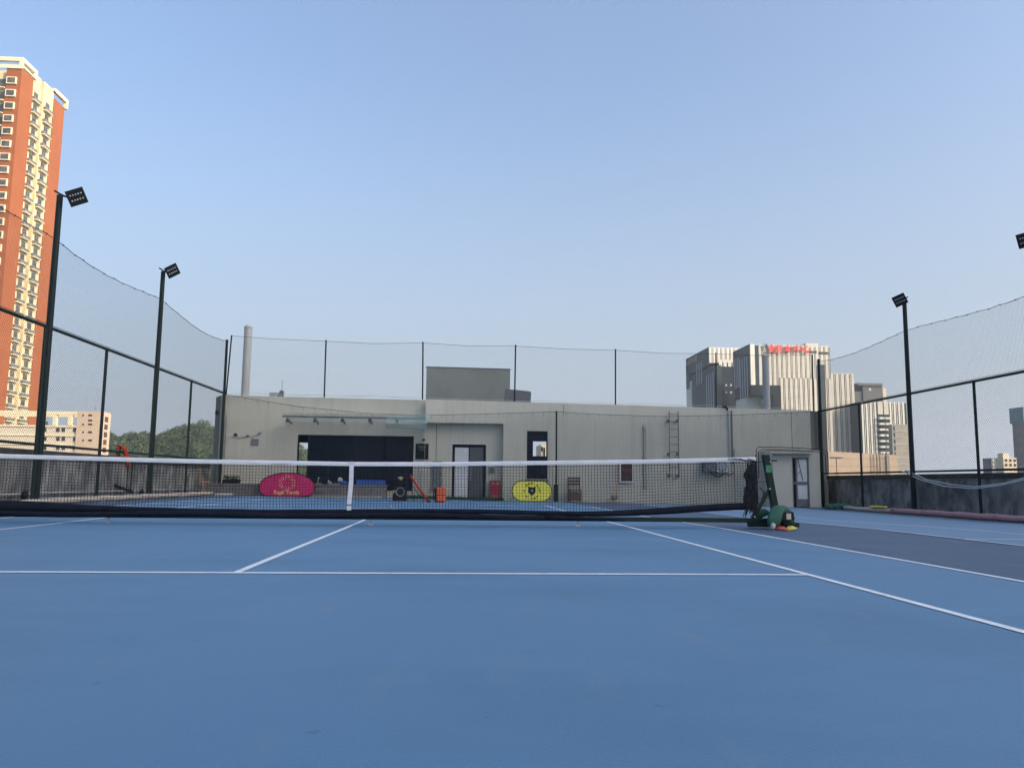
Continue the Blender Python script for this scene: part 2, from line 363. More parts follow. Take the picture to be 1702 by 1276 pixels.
# chamfered end pieces, coloured darker to carry the shade on them
for (xa, ya, xb, yb) in ((-7.35, YL, -7.75, YL+.75), (15.0, YR, 15.9, YR+.55)):
    zt_ = roof_z(xa)
    if xa < 0: p = [(xb,yb,-.4),(xa,ya+.01,-.4),(xa,yb+.2,-.4),(xb,yb+.2,-.4)]
    else: p = [(xa,ya,-.4),(xb,yb,-.4),(xb,yb+.4,-.4),(xa,yb+.4,-.4)]
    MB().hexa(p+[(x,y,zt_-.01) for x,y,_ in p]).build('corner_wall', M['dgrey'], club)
MB().box(-7.75, -7.6, YL+.95, 25.9, -.4, 3.74).build('side_wall', M['wall'], club)
MB().box(15.7, 15.9, YR+.96, 25.9, -.4, 3.5).build('side_wall', M['wall'], club)
# roof slab, floor, rear wall with openings you can look through
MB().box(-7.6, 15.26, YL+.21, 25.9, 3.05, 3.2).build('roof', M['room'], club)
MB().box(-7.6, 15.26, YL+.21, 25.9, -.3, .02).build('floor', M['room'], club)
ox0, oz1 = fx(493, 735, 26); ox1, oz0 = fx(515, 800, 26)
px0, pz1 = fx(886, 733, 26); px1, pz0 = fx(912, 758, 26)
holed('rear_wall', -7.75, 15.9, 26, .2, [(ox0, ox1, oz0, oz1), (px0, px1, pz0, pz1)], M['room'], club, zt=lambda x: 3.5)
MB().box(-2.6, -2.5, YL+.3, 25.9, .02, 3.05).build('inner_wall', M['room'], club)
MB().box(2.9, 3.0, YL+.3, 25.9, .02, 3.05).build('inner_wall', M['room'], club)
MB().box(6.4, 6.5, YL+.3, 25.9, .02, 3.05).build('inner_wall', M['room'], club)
# left glazing: mullions, panes and a curtain behind
win = MB()
for x in (wx0+.03, wx0+.28+.12, wx0+1.15, wx0+2.05, wxm, wx1-.03): win.box(x-.025, x+.025, YL+.05, YL+.11, (wzb if x >= wxm else wz0)+.04, wz1-.04)
win.box(wx0, wx1, YL+.05, YL+.11, wz1-.04, wz1); win.box(wx0, wxm, YL+.05, YL+.11, wz0, wz0+.04); win.box(wxm, wx1, YL+.05, YL+.11, wzb, wzb+.04)
wf = win.build('window_frame', M['black'], club)
xs = [wx0+.065, wx0+.37, wx0+.43, wx0+1.12, wx0+1.18, wx0+2.02, wx0+2.08, wxm-.03]
for a, c in ((xs[2],xs[3]),(xs[4],xs[5]),(xs[6],xs[7])): ubox('window_pane', M['glass'], wf, a, c, YL+.07, YL+.085, wz0+.045, wz1-.045)
ubox('window_pane', M['glass'], wf, wxm+.03, wx1-.06, YL+.07, YL+.085, wzb+.045, wz1-.045)
MB().box(wx0+.6, wx1-.1, YL+.6, YL+.65, .1, 2.9).build('curtain', M['curtain'], club)
# entrance doors
fr = MB(); fr.box(dx0, dx0+.07, YL+.03, YL+.12, .02, dz1).box(dx1-.07, dx1, YL+.03, YL+.12, .02, dz1).box(dx0+.07, dx1-.07, YL+.03, YL+.12, dz1-.06, dz1)
door = fr.build('door_frame', M['black'], club)
dm = dx0+(dx1-dx0)*.5
MB().box(dx0+.10, dm-.02, YL+.06, YL+.1, .06, dz1-.12).build('door_leaf', M['white'], door)['label'] = 'pale grey door leaf'
MB().box(dm+.02, dx1-.10, YL+.06, YL+.1, .06, dz1-.10).build('door_leaf', M['o_box'], door)['label'] = 'dark tinted door leaf'
MB().box(dx0+.07, dx1-.07, YL+.13, YL+.16, .06, dz1).build('blind', M['room'], door)
MB().box(dm+.05, dm+.08, YL+.02, YL+.055, .7, 1.2).build('handle', M['steel'], door)
MB().box(dx0-.03, dx1+.03, YL-.02, YL-.003, dz1+.003, dz1+.04).build('door_lintel', M['white'], club)
# narrow window / door with white framed notice
fr = MB(); fr.box(nx0, nx0+.04, YR+.03, YR+.1, nz0, nz1).box(nx1-.04, nx1, YR+.03, YR+.1, nz0, nz1).box(nx0+.04, nx1-.04, YR+.03, YR+.1, nz1-.05, nz1).box(nx0+.04, nx1-.04, YR+.03, YR+.1, nz0, nz0+.05)
nw = fr.build('window_frame', M['black'], club)
qx0, qz1 = fx(886, 733, YR); qx1, qz0 = fx(910, 758, YR)
for (a,c,d,e) in ((nx0+.045, qx0-.01, nz0+.055, nz1-.055), (qx0, nx1-.045, qz1, nz1-.055), (qx0, nx1-.045, nz0+.055, qz0)):
    ubox('window_pane', M['glass'], nw, a, c, YR+.05, YR+.06, d, e)
MB().box(nx0-.03, nx1+.03, YR-.05, YR+.02, nz0-.07, nz0-.01).build('window_sill', M['grey'], club)
# expansion joints, as thin recess covers
for u, v0, v1, y in ((937, 672, 690, YR), (1315, 683, 746, YR)):
    x, z0 = fx(u, v0, y); _, z1_ = fx(u, v1, y)
    MB().box(x-.012, x+.012, y-.004, y-.001, z1_, z0-.02).build('joint_strip', M['grey'], club)
# parapet cap rail
b = MB(); b.path([(x, 18.12, roof_z(x)+.06+.015*math.sin(x*3)) for x in [-7+.5*i for i in range(44)]], .009, 4)
for i in range(15): x = -6.6+i*1.5; b.path([(x,18.12,roof_z(x)-.02),(x,18.12,roof_z(x)+.06)], .01, 4)
tag(b.build('lightning_conductor', M['pvc']), 'thin pale lightning wire running along the parapet top', 'wire')
# ledge and steps in front of the left part
la, lz = fx(345, 803, 16.8); lb, _ = fx(638, 803, 16.8)
lg = thing('planter_ledge', 'low grey block ledge below the wide dark window', 'ledge', (la, 16.8, 0))
n = 9
for i in range(n):
    for j in range(2):
        x0_ = la+(lb-la)*i/n+(j*.25 if i else 0); x1_ = la+(lb-la)*(i+1)/n+(j*.25 if i < n-1 else 0)
        ubox('block', M['ledge'], lg, x0_+.006, x1_-.006, 16.8, YL-.005, .02+j*.225, .02+j*.225+.219)
MB().box(la, lb+.02, 16.77, YL-.004, .462, lz).build('ledge_cap', M['ledge'], lg)
MB().box(at(500,818,1,16.5).x, lb-.05, 16.45, 16.79, -.05, .14).build('step', M['step'], lg)
# artificial grass strip
tx0, tx1 = fx(655, 826, 17.4)[0], rx1
sheet('grass_mat', tx0, tx1, 17.2, YL-.02, .02, M['turf'], kind='structure')
b = MB()
for i in range(5200):
    x = rnd.uniform(tx0, tx1); y = rnd.uniform(17.2, YL-.05); z = gz(x,y)+.02; h = rnd.uniform(.05,.12); a = rnd.uniform(0, 6.3)
    dx_, dy_ = math.cos(a)*.008, math.sin(a)*.008
    b.add([(x-dx_,y-dy_,z),(x+dx_,y+dy_,z),(x+rnd.uniform(-.03,.03),y+rnd.uniform(-.03,.03),z+h)], [(0,1,2)])
tag(b.build('turf_blades', M['turf'], kind='stuff'), 'strip of dark green artificial grass at the clubhouse door', 'grass')

# canopy above the wide window
cx0, cz = fx(470, 692, 17.5); cx1, cz1 = fx(708, 696, 17.5)
cn = thing('glass_canopy', 'thin glass canopy on a dark steel beam above the wide window', 'canopy', (cx0, 17.5, cz))
MB().hexa([(cx0,17.42,cz-.03),(cx1,17.42,cz1-.03),(cx1,17.5,cz1-.03),(cx0,17.5,cz-.03),(cx0,17.42,cz+.03),(cx1,17.42,cz1+.03),(cx1,17.5,cz1+.03),(cx0,17.5,cz+.03)]).build('beam', M['grey'], cn)
for u in (478, 524, 569, 615, 660):
    x, z = fx(u, 699, 17.6); MB().path([(x,17.48,z+.08),(x,YL-.003,z-.05)], .03, 4).box(x-.06,x+.06,17.55,17.65,z-.06,z+.05).build('bracket', M['galv'], cn)
for i in range(5):
    a = cx0+(cx1-cx0)*i/5; c = cx0+(cx1-cx0)*(i+1)/5; za = cz+(cz1-cz)*i/5
    MB().hexa([(a+.01,17.2,za+.10),(c-.01,17.2,za+.10),(c-.01,YL-.01,za-.10),(a+.01,YL-.01,za-.10)]+[(a+.01,17.2,za+.112),(c-.01,17.2,za+.112),(c-.01,YL-.01,za-.088),(a+.01,YL-.01,za-.088)]).build('glass_pane', M['cglass'], cn)
# bent plastic sheet at the right end
x0_, z0_ = fx(640, 690, 17.3); x1_, z1_ = fx(716, 705, 17.3)
tag(MB().hexa([(x0_,17.3,z1_),(x1_-.2,17.3,z1_),(x1_-.25,17.9,z1_-.15),(x0_,17.9,z1_-.15),(x0_+.1,17.28,z0_+.02),(x1_,17.28,z0_+.05),(x1_,17.9,z0_),(x0_,17.9,z0_)]).build('plastic_sheet', M['cglass']), 'clear greenish plastic sheet hung at the right end of the canopy', 'sheet')

# ------------------------------------------------------------------ fences
def strand_net(b, A, B, zb, zt, cell, r, sag=0, jit=0):
    """square netting between ground points A and B; zb/zt functions of 0..1"""
    A = Vector(A); B = Vector(B); L_ = (B-A).length; n = int(L_/cell); d = (B-A)/L_; nr = Vector((-d.y, d.x, 0))
    for i in range(n+1):
        t = i/n; p = A+(B-A)*t
        b.path([(p.x,p.y,zb(t)),(p.x+nr.x*jit*math.sin(i*.31),p.y+nr.y*jit*math.sin(i*.31),(zb(t)+zt(t))/2),(p.x,p.y,zt(t))], r, 3, cap=False)
    hmax = max(zt(k/20)-zb(k/20) for k in range(21)); m_ = int(hmax/cell); seg = max(12, int(L_/.6))
    for j in range(m_+1):
        f = j/m_
        b.path([(lambda t,p:(p.x,p.y,zb(t)+(zt(t)-zb(t))*f))(k/seg, A+(B-A)*(k/seg)) for k in range(seg+1)], r, 3, cap=False)
def chain(b, X, y0, y1, z0, z1, pitch=.085, r=.0023):
    H = z1-z0
    for s, off in ((1, .002), (-1, -.002)):
        y = y0-H
        while y < y1+H:
            a0, a1 = y, y+s*H
            za, zc = z0, z1
            # clip to y0..y1
            p, q = (a0, za), (a1, zc)
            def clip(p, q, lim, gt):
                if (p[0] > lim) == gt and (q[0] > lim) == gt: return p, q
                if (p[0] > lim) != gt and (q[0] > lim) != gt: return None
                t = (lim-p[0])/(q[0]-p[0]); c = (lim, p[1]+(q[1]-p[1])*t)
                return (p, c) if (p[0] > lim) == gt else (c, q)
            pq = clip(p, q, y0, True)
            if pq: pq = clip(*pq, y1, False)
            if pq: b.path([(X+off, pq[0][0], pq[0][1]), (X+off, pq[1][0], pq[1][1])], r, 3, cap=False)
            y += pitch
def side_fence(X, side, zr, zm, zb, ztop, ys, label):
    f = thing('chain_link_fence', label, 'fence', (X, ys[0], zb))
    y0, y1 = ys[0], ys[-1]
    for y in ys:
        MB().path([(X, y, gz(X,y)-.02 if zb < .05 else gz(X,y)-.02), (X, y, zr)], .038, 10).build('post', M['green'], f, smooth=False)
        MB().path([(X, y, zr-.005), (X, y, zr+.03)], .048, 10).build('post_cap', M['green'], f)
    MB().path([(X, y0, zr), (X, y1, zr)], .036, 10).path([(X,y0,zr+.06),(X,y1,zr+.055)], .006, 4).build('top_rail', M['green'], f)
    MB().path([(X, y0, zm), (X, y1, zm)], .030, 10).build('middle_rail', M['green'], f)
    MB().path([(X, y0, zb+.03), (X, y1, zb+.03)], .025, 10).build('bottom_rail', M['lightgrey' if side > 0 else 'green'], f)
    b = MB(); chain(b, X-.03*side*-1*-1, y0, y1, zb, zr); b.build('chain_link_mesh', M['wire'], f, kind='stuff')
    nb = MB(); strand_net(nb, (X, y0, 0), (X, y1, 0), lambda t: zr+.02, lambda t: ztop(y0+(y1-y0)*t), .048, .0016)
    nb.build('upper_netting', M['netcord'], f, kind='stuff')
    seg = 90
    rp = MB(); rp.path([(X, y0+(y1-y0)*k/seg, ztop(y0+(y1-y0)*k/seg)) for k in range(seg+1)], .008, 4)
    k = y0+.2
    while k < y1:
        rp.path([(X, k, ztop(k)-.025), (X, k+.05, ztop(k)+.02)], .009, 4); k += .4+.35*rnd.random()
    rp.build('top_rope', M['green'], f)
    return f
ylL = [-14, -11, -8, -4.6, -1.3, 2.0, 5.15, 8.14, 11.4, 14.55, 18.35]
ylR = [-14, -11, -7.6, -4.3, -1.0, 2.2, 5.3, 8.6, 11.8, 14.95, 18.15]
def scal(ys, zs, sag=.06):
    def f(y):
        for i in range(len(ys)-1):
            if ys[i] <= y <= ys[i+1]:
                t = (y-ys[i])/(ys[i+1]-ys[i]); return zs+(.06*math.sin(y*.7))-sag*4*t*(1-t)+.012*math.sin(y*7)
        return zs
    return f
side_fence(-7.22, -1, 3.82, 1.33, .10, scal([-14,-7.5,-1.2,5.15,11.4,18.35], 5.78, .12), ylL, 'tall dark green chain-link fence along the left side of the court')
side_fence(15.4, 1, 3.5, 1.11, -.14, scal([-14,-7.5,-.8,5.3,11.8,18.15], 5.44, .07), ylR, 'tall dark green chain-link fence along the right side beyond the second court')

def lamp_pole(X, Y, zt, target, label, dx=.36, roll=0, dz=.02):
    t = thing('floodlight_pole', label, 'floodlight', (X, Y, gz(X,Y)), 'floodlight poles along the side fences')
    MB().path([(X, Y, gz(X,Y)-.02), (X, Y, zt)], .075, 12, r1=.062).build('pole', M['green'], t)
    s = 1 if X < 0 else -1
    MB().box(X-.09, X+.09, Y-.09, Y+.09, gz(X,Y)-.02, gz(X,Y)+.02).build('base_plate', M['green'], t)
    hc = Vector((X+s*dx, Y-.05, zt+dz))
    MB().path([(X-s*.12, Y, zt+.10), (X, Y-.01, zt+.03), (X+s*.10, Y-.02, zt-.02), (X+s*(dx-.1), Y-.04, zt+dz-.03)], .022, 6).build('bracket', M['green'], t)
    nrm = (Vector(target)-hc).normalized(); q = nrm.to_track_quat('Z', 'Y').to_matrix() @ Matrix.Rotation(rad(roll), 3, 'Z')
    def W(x, y, z): return hc + q @ Vector((x*.86, y*.86, z*.86))
    hb = MB().hexa([W(*p) for p in ((-.2,-.18,-.05),(.2,-.18,-.05),(.2,.18,-.05),(-.2,.18,-.05),(-.22,-.2,.02),(.22,-.2,.02),(.22,.2,.02),(-.22,.2,.02))])
    for k in range(7): hb.hexa([W(-.17+k*.056+dx, yy, zz) for dx, yy, zz in ((0,-.16,-.1),(.012,-.16,-.1),(.012,.16,-.1),(0,.16,-.1),(0,-.16,-.05),(.012,-.16,-.05),(.012,.16,-.05),(0,.16,-.05))])
    head = hb.build('lamp_head', M['black'], t)
    for i in range(5):
        for j in range(2):
            cx_, cy_ = -.135+.0675*i, -.065+.13*j
            pts = [W(cx_+.022*math.cos(a*math.pi/4), cy_+.022*math.sin(a*math.pi/4), .0205) for a in range(8)]
            pts2 = [W(cx_+.014*math.cos(a*math.pi/4), cy_+.014*math.sin(a*math.pi/4), .034) for a in range(8)]
            MB().add(pts+pts2, [(k, (k+1)%8, (k+1)%8+8, k+8) for k in range(8)]+[tuple(range(8,16))]).build('lens', M['lens'], head)
    return t
lamp_pole(-7.22+.02, 5.15+.1, 6.72, (3.5,-6,2), 'tall floodlight pole nearest on the left fence', .37, 32, -.04)
lamp_pole(-7.22+.02, 11.45, 6.66, (4,0,1), 'tall floodlight pole second along the left fence, beside the hill', .27, 38)
lamp_pole(15.38, 11.75, 6.46, (7,-2,1), 'tall floodlight pole on the right fence, in full view', .17, 22, -.02)
lamp_pole(15.38, 5.35, 6.62, (7,-8,1), 'floodlight pole on the right fence cut off by the picture edge', .68, 12, -.2)

# netting along the clubhouse: low net in front of the facade
yF = 17.62
ropeL = [fx(u, v, yF) for u, v in ((374,655),(430,665),(500,676),(600,686),(700,690),(800,688),(925,684))]
ropeR = [fx(u, v, yF) for u, v in ((925,684),(980,688),(1100,692),(1210,690),(1310,686),(1358,684))]
rope = ropeL+ropeR[1:]
def ropez(x):
    for (a, c), (d, e) in zip(rope, rope[1:]):
        if a <= x <= d: return c+(e-c)*(x-a)/(d-a)
    return rope[-1][1]
fn = thing('facade_net', 'dark netting hung on a sagging rope in front of the clubhouse wall', 'net', (rope[0][0], yF, 0))
xa, xb = rope[0][0], rope[-1][0]
b = MB(); strand_net(b, (xa, yF, 0), (xb, yF, 0), lambda t: gz(xa+(xb-xa)*t, yF)+.01, lambda t: ropez(xa+(xb-xa)*t), .05, .0017, jit=.02)
b.build('netting', M['netcord'], fn, kind='stuff')
b = MB().path([(x, yF, z) for x, z in rope], .008, 5)
x = xa+.3
while x < xb: b.path([(x, yF, ropez(x)), (x+.02, yF, ropez(x)-.1-.06*rnd.random())], .005, 3); x += .42
b.build('rope', M['green'], fn)
px_, pz_ = fx(925, 683, yF)
MB().path([(px_, yF, gz(px_, yF)-.01), (px_, yF, pz_)], .032, 10).build('post', M['green'], fn)
MB().box(px_-.09, px_+.06, yF-.06, yF+.06, gz(px_,yF), gz(px_,yF)+.62).build('post_base', M['green'], fn)
# roof net
yT = 18.1
rp = [fx(u, v, yT) for u, v in ((385,558),(450,563),(542,567),(620,571),(703,570),(780,575),(856,575),(940,580),(1023,582),(1100,587),(1190,588),(1270,591),(1350,590))]
def rtz(x):
    for (a, c), (d, e) in zip(rp, rp[1:]):
        if a <= x <= d: return c+(e-c)*(x-a)/(d-a)
    return rp[-1][1]
rn = thing('roof_net', 'fine netting on thin posts standing along the clubhouse parapet', 'net', (rp[0][0], yT, 3.7))
xa2, xb2 = rp[0][0], rp[-1][0]
b = MB(); strand_net(b, (xa2, yT, 0), (xb2, yT, 0), lambda t: roof_z(xa2+(xb2-xa2)*t)+.02, lambda t: rtz(xa2+(xb2-xa2)*t), .05, .0012)
b.build('netting', M['netcord'], rn, kind='stuff')
b = MB().path([(x, yT, z) for x, z in rp], .007, 5); b.build('rope', M['green'], rn)
for u, v, ub, vb in ((385,558,374,652),(542,566,539,657),(703,569,703,663),(857,574,855,668),(1023,581,1023,672),(1190,587,1190,679),(1350,590,1352,682)):
    x, z = fx(u, v, yT); x2, z2 = fx(ub, vb, yT)
    MB().path([(x*.3+x2*.7, yT+.02, roof_z(x)-.01), (x, yT, z+.02)], .028, 8).build('post', M['green'], rn)
for u, v, X, Y, lab in ((379,567,-7.22,18.38,'tall corner pole where left fence meets the clubhouse'), (1358,599,15.38,18.2-.15,'tall corner pole where right fence meets the clubhouse')):
    z = at(u, v, 1, Y).z
    cp = thing('corner_pole', lab, 'pole', (X,Y-.12,0)); MB().path([(X, Y-.12, gz(X,Y)-.02), (X, Y-.12, z)], .05, 10).build('pole', M['green'], cp)
    MB().path([(X, Y-.12, z), (X, Y-.12, z+.03)], .058, 10).build('pole_cap', M['green'], cp)

# ------------------------------------------------------------------ parapet walls
def parapet(x0, x1, face, zt, label):
    pw = thing('parapet_wall', label, 'wall', (face, 0, 0))
    y = -14
    s = 1 if face == x1 else -1
    while y < 18:
        y2 = min(y+3.1+rnd.uniform(-.2,.2), 18.3)
        MB().box(x0, x1, y+.006, y2-.006, -.3, zt-.16).build('wall_panel', M['concrete'], pw)
        y = y2
    MB().box(x0-.05, x1+.05, -14, 18.3, zt-.155, zt).build('coping', M['conc_dark'], pw)
    return pw
parapet(-7.85, -7.62, -7.62, 1.24, 'stained concrete parapet wall behind the left fence')
parapet(15.75, 15.95, 15.75, 1.04, 'blotchy dark concrete parapet wall behind the right fence')
# kerb under the left fence
MB().box(-7.6, -7.05, -14, 18.3, -.1, .08).build('kerb', M['ledge'], kind='structure')
# pipe along the left wall
b = MB().path([at(u, v, 0, -7.54) for u, v in ((0,822),(100,818),(200,816),(330,812))], .02, 6)
tag(b.build('wall_pipe', M['pvc'], smooth=True), 'thin white pipe running along the left parapet wall', 'pipe')
# hoses on the ground
def hose(pts, r, mt, label, parent=None):
    P = [Vector(p) for p in pts]; out_ = []
    for i in range(len(P)-1):
        for k in range(10):
            t = k/10; q = P[i].lerp(P[i+1], t); y = q.y
            out_.append((q.x+.02*math.sin(y*2.3), y, gz(q.x,y)+r+.004+.006*math.sin(y*5)))
    q = P[-1]; out_.append((q.x, q.y, gz(q.x,q.y)+r+.004))
    return MB().path(out_, r, 8).build('roll', mt, parent, smooth=True) if parent else MB().path(out_, r, 8).build('hose', mt, smooth=True)
lh = thing('rolled_windscreen', 'long faded pink roll lying along the foot of the left fence', 'roll', (-6.9, 5, 0))
hose([(-6.85, 4.0, 0), (-6.9, 8, 0), (-6.88, 12, 0), (-6.9, 16.4, 0)], .065, M['beige'], '', lh)
b = MB()
for y in (5.2, 7.6, 10.1, 13.0): b.path([(-6.88, y, .12), (-6.88, y+.05, .12)], .075, 8)
b.build('tie', M['pink'], lh)
rh = thing('rolled_windscreen', 'long pink and beige roll lying along the foot of the right fence', 'roll', (14.5, 8, 0))
hose([(14.55, 14.6, 0), (14.5, 13.4, 0), (14.45, 12.6, 0), (14.45, 11.3, 0)], .065, M['beige'], '', rh)
hose([(14.45, 11.3, 0), (14.42, 8, 0), (14.4, 5, 0), (14.45, 1, 0), (14.5, -6, 0)], .08, M['pink'], '', rh)
b = MB()
for y in (11.2, 9.6, 8.0, 6.7, 6.5): b.path([(14.43, y, gz(14.4,y)+.085), (14.43, y+.09, gz(14.4,y)+.085)], .092, 8)
b.build('tie', M['pink'], rh)
b = MB()
for dz_, pts in ((0, ((1500,783),(1530,797),(1570,808),(1620,812),(1665,806),(1702,797),(1760,785))), (.06, ((1505,781),(1540,797),(1580,805),(1620,809),(1670,803),(1702,794),(1760,781)))):
    b.path([at(u, v, 0, 15.34) for u, v in pts], .016, 6)
tag(b.build('hanging_cable', M['pvc'], smooth=True), 'pair of white cables sagging in front of the right parapet', 'cable')
gc = MB()
c0 = at(1400, 842, 1, 14.6)
for k in range(5): gc.blob((c0.x-.35+k*.2, 14.7, gz(14,14.7)+.09), .22, .14, .11, 12, .4, 4, k, flat=.8)
tag(gc.build('green_tarpaulin', M['bag'], smooth=True), 'bunched green cloth at the far end of the right roll', 'tarpaulin')
yb = MB()
for k in range(4): yb.blob((14.4+.02*k, 12.35-.18*k, gz(14.3,12)+.17), .09, .13, .035, 10, .4, 4, k)
tag(yb.build('yellow_bag', M['ylw'], smooth=True), 'small yellow bag lying on the right roll', 'bag')

# red towel, squeegee on the left fence
cl = thing('cloth', 'orange-red cloth slung over the middle rail of the left fence', 'cloth', (-7.15, 9.2, 1.3))
def drape(name, pts, w0, mt):
    b = MB(); vs_ = []; n = 9
    for i, (p, wd) in enumerate(zip(pts, w0)):
        for k in range(n):
            t = k/(n-1)-.5; p_ = Vector(p)+Vector((.022*math.sin(k*1.9+i*.7), t*wd, .01*math.sin(k*2.7+i)))
            vs_.append(p_)
    b.add(vs_, [(i*n+k, i*n+k+1, (i+1)*n+k+1, (i+1)*n+k) for i in range(len(pts)-1) for k in range(n-1)])
    o = b.build(name, mt, cl, smooth=True); so = o.modifiers.new('solid', 'SOLIDIFY'); so.thickness = .018; return o
q = [at(u, v, 0, X_) for u, v, X_ in ((196,746,-7.30),(199,741,-7.23),(204,743,-7.17),(209,751,-7.14),(212,762,-7.13),(213,776,-7.12))]
drape('front_flap', q, (.10,.16,.2,.22,.24,.16), M['towel'])
drape('back_flap', [(-7.24,q[1].y,q[1].z-.02),(-7.29,q[1].y+.05,q[1].z-.15),(-7.31,q[1].y+.12,q[1].z-.32)], (.2,.24,.2), M['towel'])
sq = thing('floor_squeegee', 'black court squeegee hanging on the left fence', 'squeegee', (-7.1, 9.4, .3))
h1, h2 = at(213,768,0,-7.12), at(210,812,0,-7.12); h3, h4 = at(221,768,0,-7.12), at(217,815,0,-7.12)
MB().path([h1,h2], .012, 6).path([h3,h4], .014, 6).build('handle', M['postgreen'], sq)
e1, e2 = at(192,807,0,-7.10), at(219,817,0,-7.10)
MB().path([e1,e2], .045, 8).build('roller', M['black'], sq)
b = MB()
for u, v in ((40,824),(236,820)):
    p = at(u, v, 0, -7.14); b.blob(p, .06, .07, .11, 10, .5, 4, u)
tag(b.build('tap_fitting', M['black'], smooth=True), 'lumpy black fittings strapped low on the left poles', 'fitting')
rk = MB().path([at(333,778,0,-6.95), at(341,822,0,-6.95)], .014, 6).path([at(335,800,0,-6.95), at(347,801,0,-6.95)], .012, 5)
tag(rk.build('rake', M['otape']), 'orange-handled rake leaning in the far left corner', 'rake')
st = MB().box(-6.85,-6.3,16.5,16.75,gz(-6.6,16.6),gz(-6.6,16.6)+.07)
tag(st.build('stone', M['pvc'], bevel=.02), 'pale slab lying on the ground in the far left corner', 'slab')

# ------------------------------------------------------------------ text and flat print
_tx = 0
def text(s, size, mt, parent, loc, name='lettering', rot=(rad(90),0,0), ext=.002, bold=0, sx=1):
    cu = bpy.data.curves.new('lettering', 'FONT'); cu.body = s; cu.size = size; cu.extrude = ext; cu.offset = bold
    cu.align_x = 'CENTER'; cu.align_y = 'CENTER'
    tmp = bpy.data.objects.new('tmp_text', cu); COL.objects.link(tmp)
    bpy.context.view_layer.update()
    me = bpy.data.meshes.new_from_object(tmp.evaluated_get(bpy.context.evaluated_depsgraph_get()))
    bpy.data.objects.remove(tmp); me.materials.clear(); me.materials.append(mt); me.name = name
    o = bpy.data.objects.new(name, me); COL.objects.link(o)
    off = WL[parent.name]; o.parent = parent; o.location = (loc[0]-off[0], loc[1]-off[1], loc[2]-off[2]); o.rotation_euler = rot
    o.scale = (sx, 1, 1); WL[o.name] = tuple(loc)
    return o

# ------------------------------------------------------------------ things at the clubhouse
# magenta banner
yB = 16.3
bl, bb = fx(430, 831, yB); br, bt = fx(524, 786, yB); bb = gz(-4, yB)+.01
def oval(cx_, z0, z1, hw, k, flat=False, n=48):
    pts = []
    for i in range(n):
        a = 2*math.pi*i/n; c_, s_ = math.cos(a), math.sin(a)
        if flat:
            e = 2.0 if s_ > 0 else 3.6
            zc = z0+(z1-z0)*.42; hh = (z1-zc) if s_ > 0 else (zc-z0)
            pts.append((cx_+hw*k*math.copysign(abs(c_)**(2/e), c_), zc+hh*k*math.copysign(abs(s_)**(2/e), s_)))
        else:
            R = (z1-z0)/2; off = hw-R
            pts.append((cx_+math.copysign(off, c_)*(1 if abs(c_) > 1e-6 else 0)+R*k*c_, (z0+z1)/2+R*k*s_))
    return pts
def banner(label, y, poly, mt):
    xs_ = [p[0] for p in poly]; t = thing('pop_up_banner', label, 'banner', ((min(xs_)+max(xs_))/2, y, min(p[1] for p in poly)), 'pop-up sponsor banners')
    MB().prism(poly, 1, y, y+.02).build('fabric', mt, t)
    cx_ = (min(xs_)+max(xs_))/2
    b = MB(); b.path([(p[0], y+.005, p[1]) for p in poly]+[(poly[0][0], y+.005, poly[0][1])], .016, 6, cap=False); b.build('rim', M['black'], t)
    zt_ = max(p[1] for p in poly)
    MB().path([(max(xs_)-.25, y+.03, zt_*.8), (max(xs_)+.05, y+.35, min(p[1] for p in poly)+.02)], .008, 4).path([(min(xs_)+.25, y+.03, zt_*.8), (min(xs_)+.0, y+.35, min(p[1] for p in poly)+.02)], .008, 4).build('strut', M['black'], t)
    return t
P = oval((bl+br)/2, bb, bt, (br-bl)/2, 1, True)
bn = banner('magenta half-oval banner with a gold wreath emblem', yB, P, M['magenta'])
cx_, cz_ = (bl+br)/2, bb+(bt-bb)*.58
b = MB()
for ring, (R, n_, sz) in enumerate(((.30, 18, .045), (.22, 14, .04), (.36, 10, .02))):
    for i in range(n_):
        a = 2*math.pi*(i+.3*ring)/n_; c_ = (cx_+R*.85*math.cos(a), cz_+R*.8*math.sin(a)); tdir = a+math.pi/2+(.7 if i % 2 else -.5)
        s1 = sz*(1 if i % 3 else .6)
        p = [(c_[0]+s1*math.cos(tdir+q)*m_, yB-.003, c_[1]+s1*math.sin(tdir+q)*m_) for q, m_ in ((0,1),(math.pi/2,.35),(math.pi,1),(-math.pi/2,.35))]
        b.add(p, [(0,1,2,3)])
b.build('wreath_emblem', M['gold'], bn)
text('Regal Tennis', .17, M['gold'], bn, (cx_-.02, yB-.006, bb+.15), bold=.004)
# yellow banner
yY = 16.9
yl, ybm = fx(851, 829, yY); yr, ytp = fx(917, 799, yY); ybm = gz(4.3, yY)+.02
P = []
R = (ytp-ybm)/2; cx_, cz_ = (yl+yr)/2, (ytp+ybm)/2
for i in range(13): a = -math.pi/2+math.pi*i/12; P.append((yr-R+R*math.cos(a), cz_+R*math.sin(a)))
for i in range(13): a = math.pi/2+math.pi*i/12; P.append((yl+R+R*math.cos(a), cz_+R*math.sin(a)))
yn = banner('yellow stadium-shaped banner with a black bear-head shield emblem', yY, P, M['yellow'])
k = R*.5
sh = [(-.95,.95),(-.7,1.05),(-.45,.85),(.45,.85),(.7,1.05),(.95,.95),(.9,.55),(.85,.1),(1.0,-.1),(.6,-.55),(.25,-.95),(0,-1.05),(-.25,-.95),(-.6,-.55),(-1.0,-.1),(-.85,.1),(-.9,.55)]
em = MB().prism([(cx_+k*.8*a, cz_+k*.85*c_) for a, c_ in sh][::-1], 1, yY-.006, yY-.003).build('emblem', M['black'], yn)
b = MB()
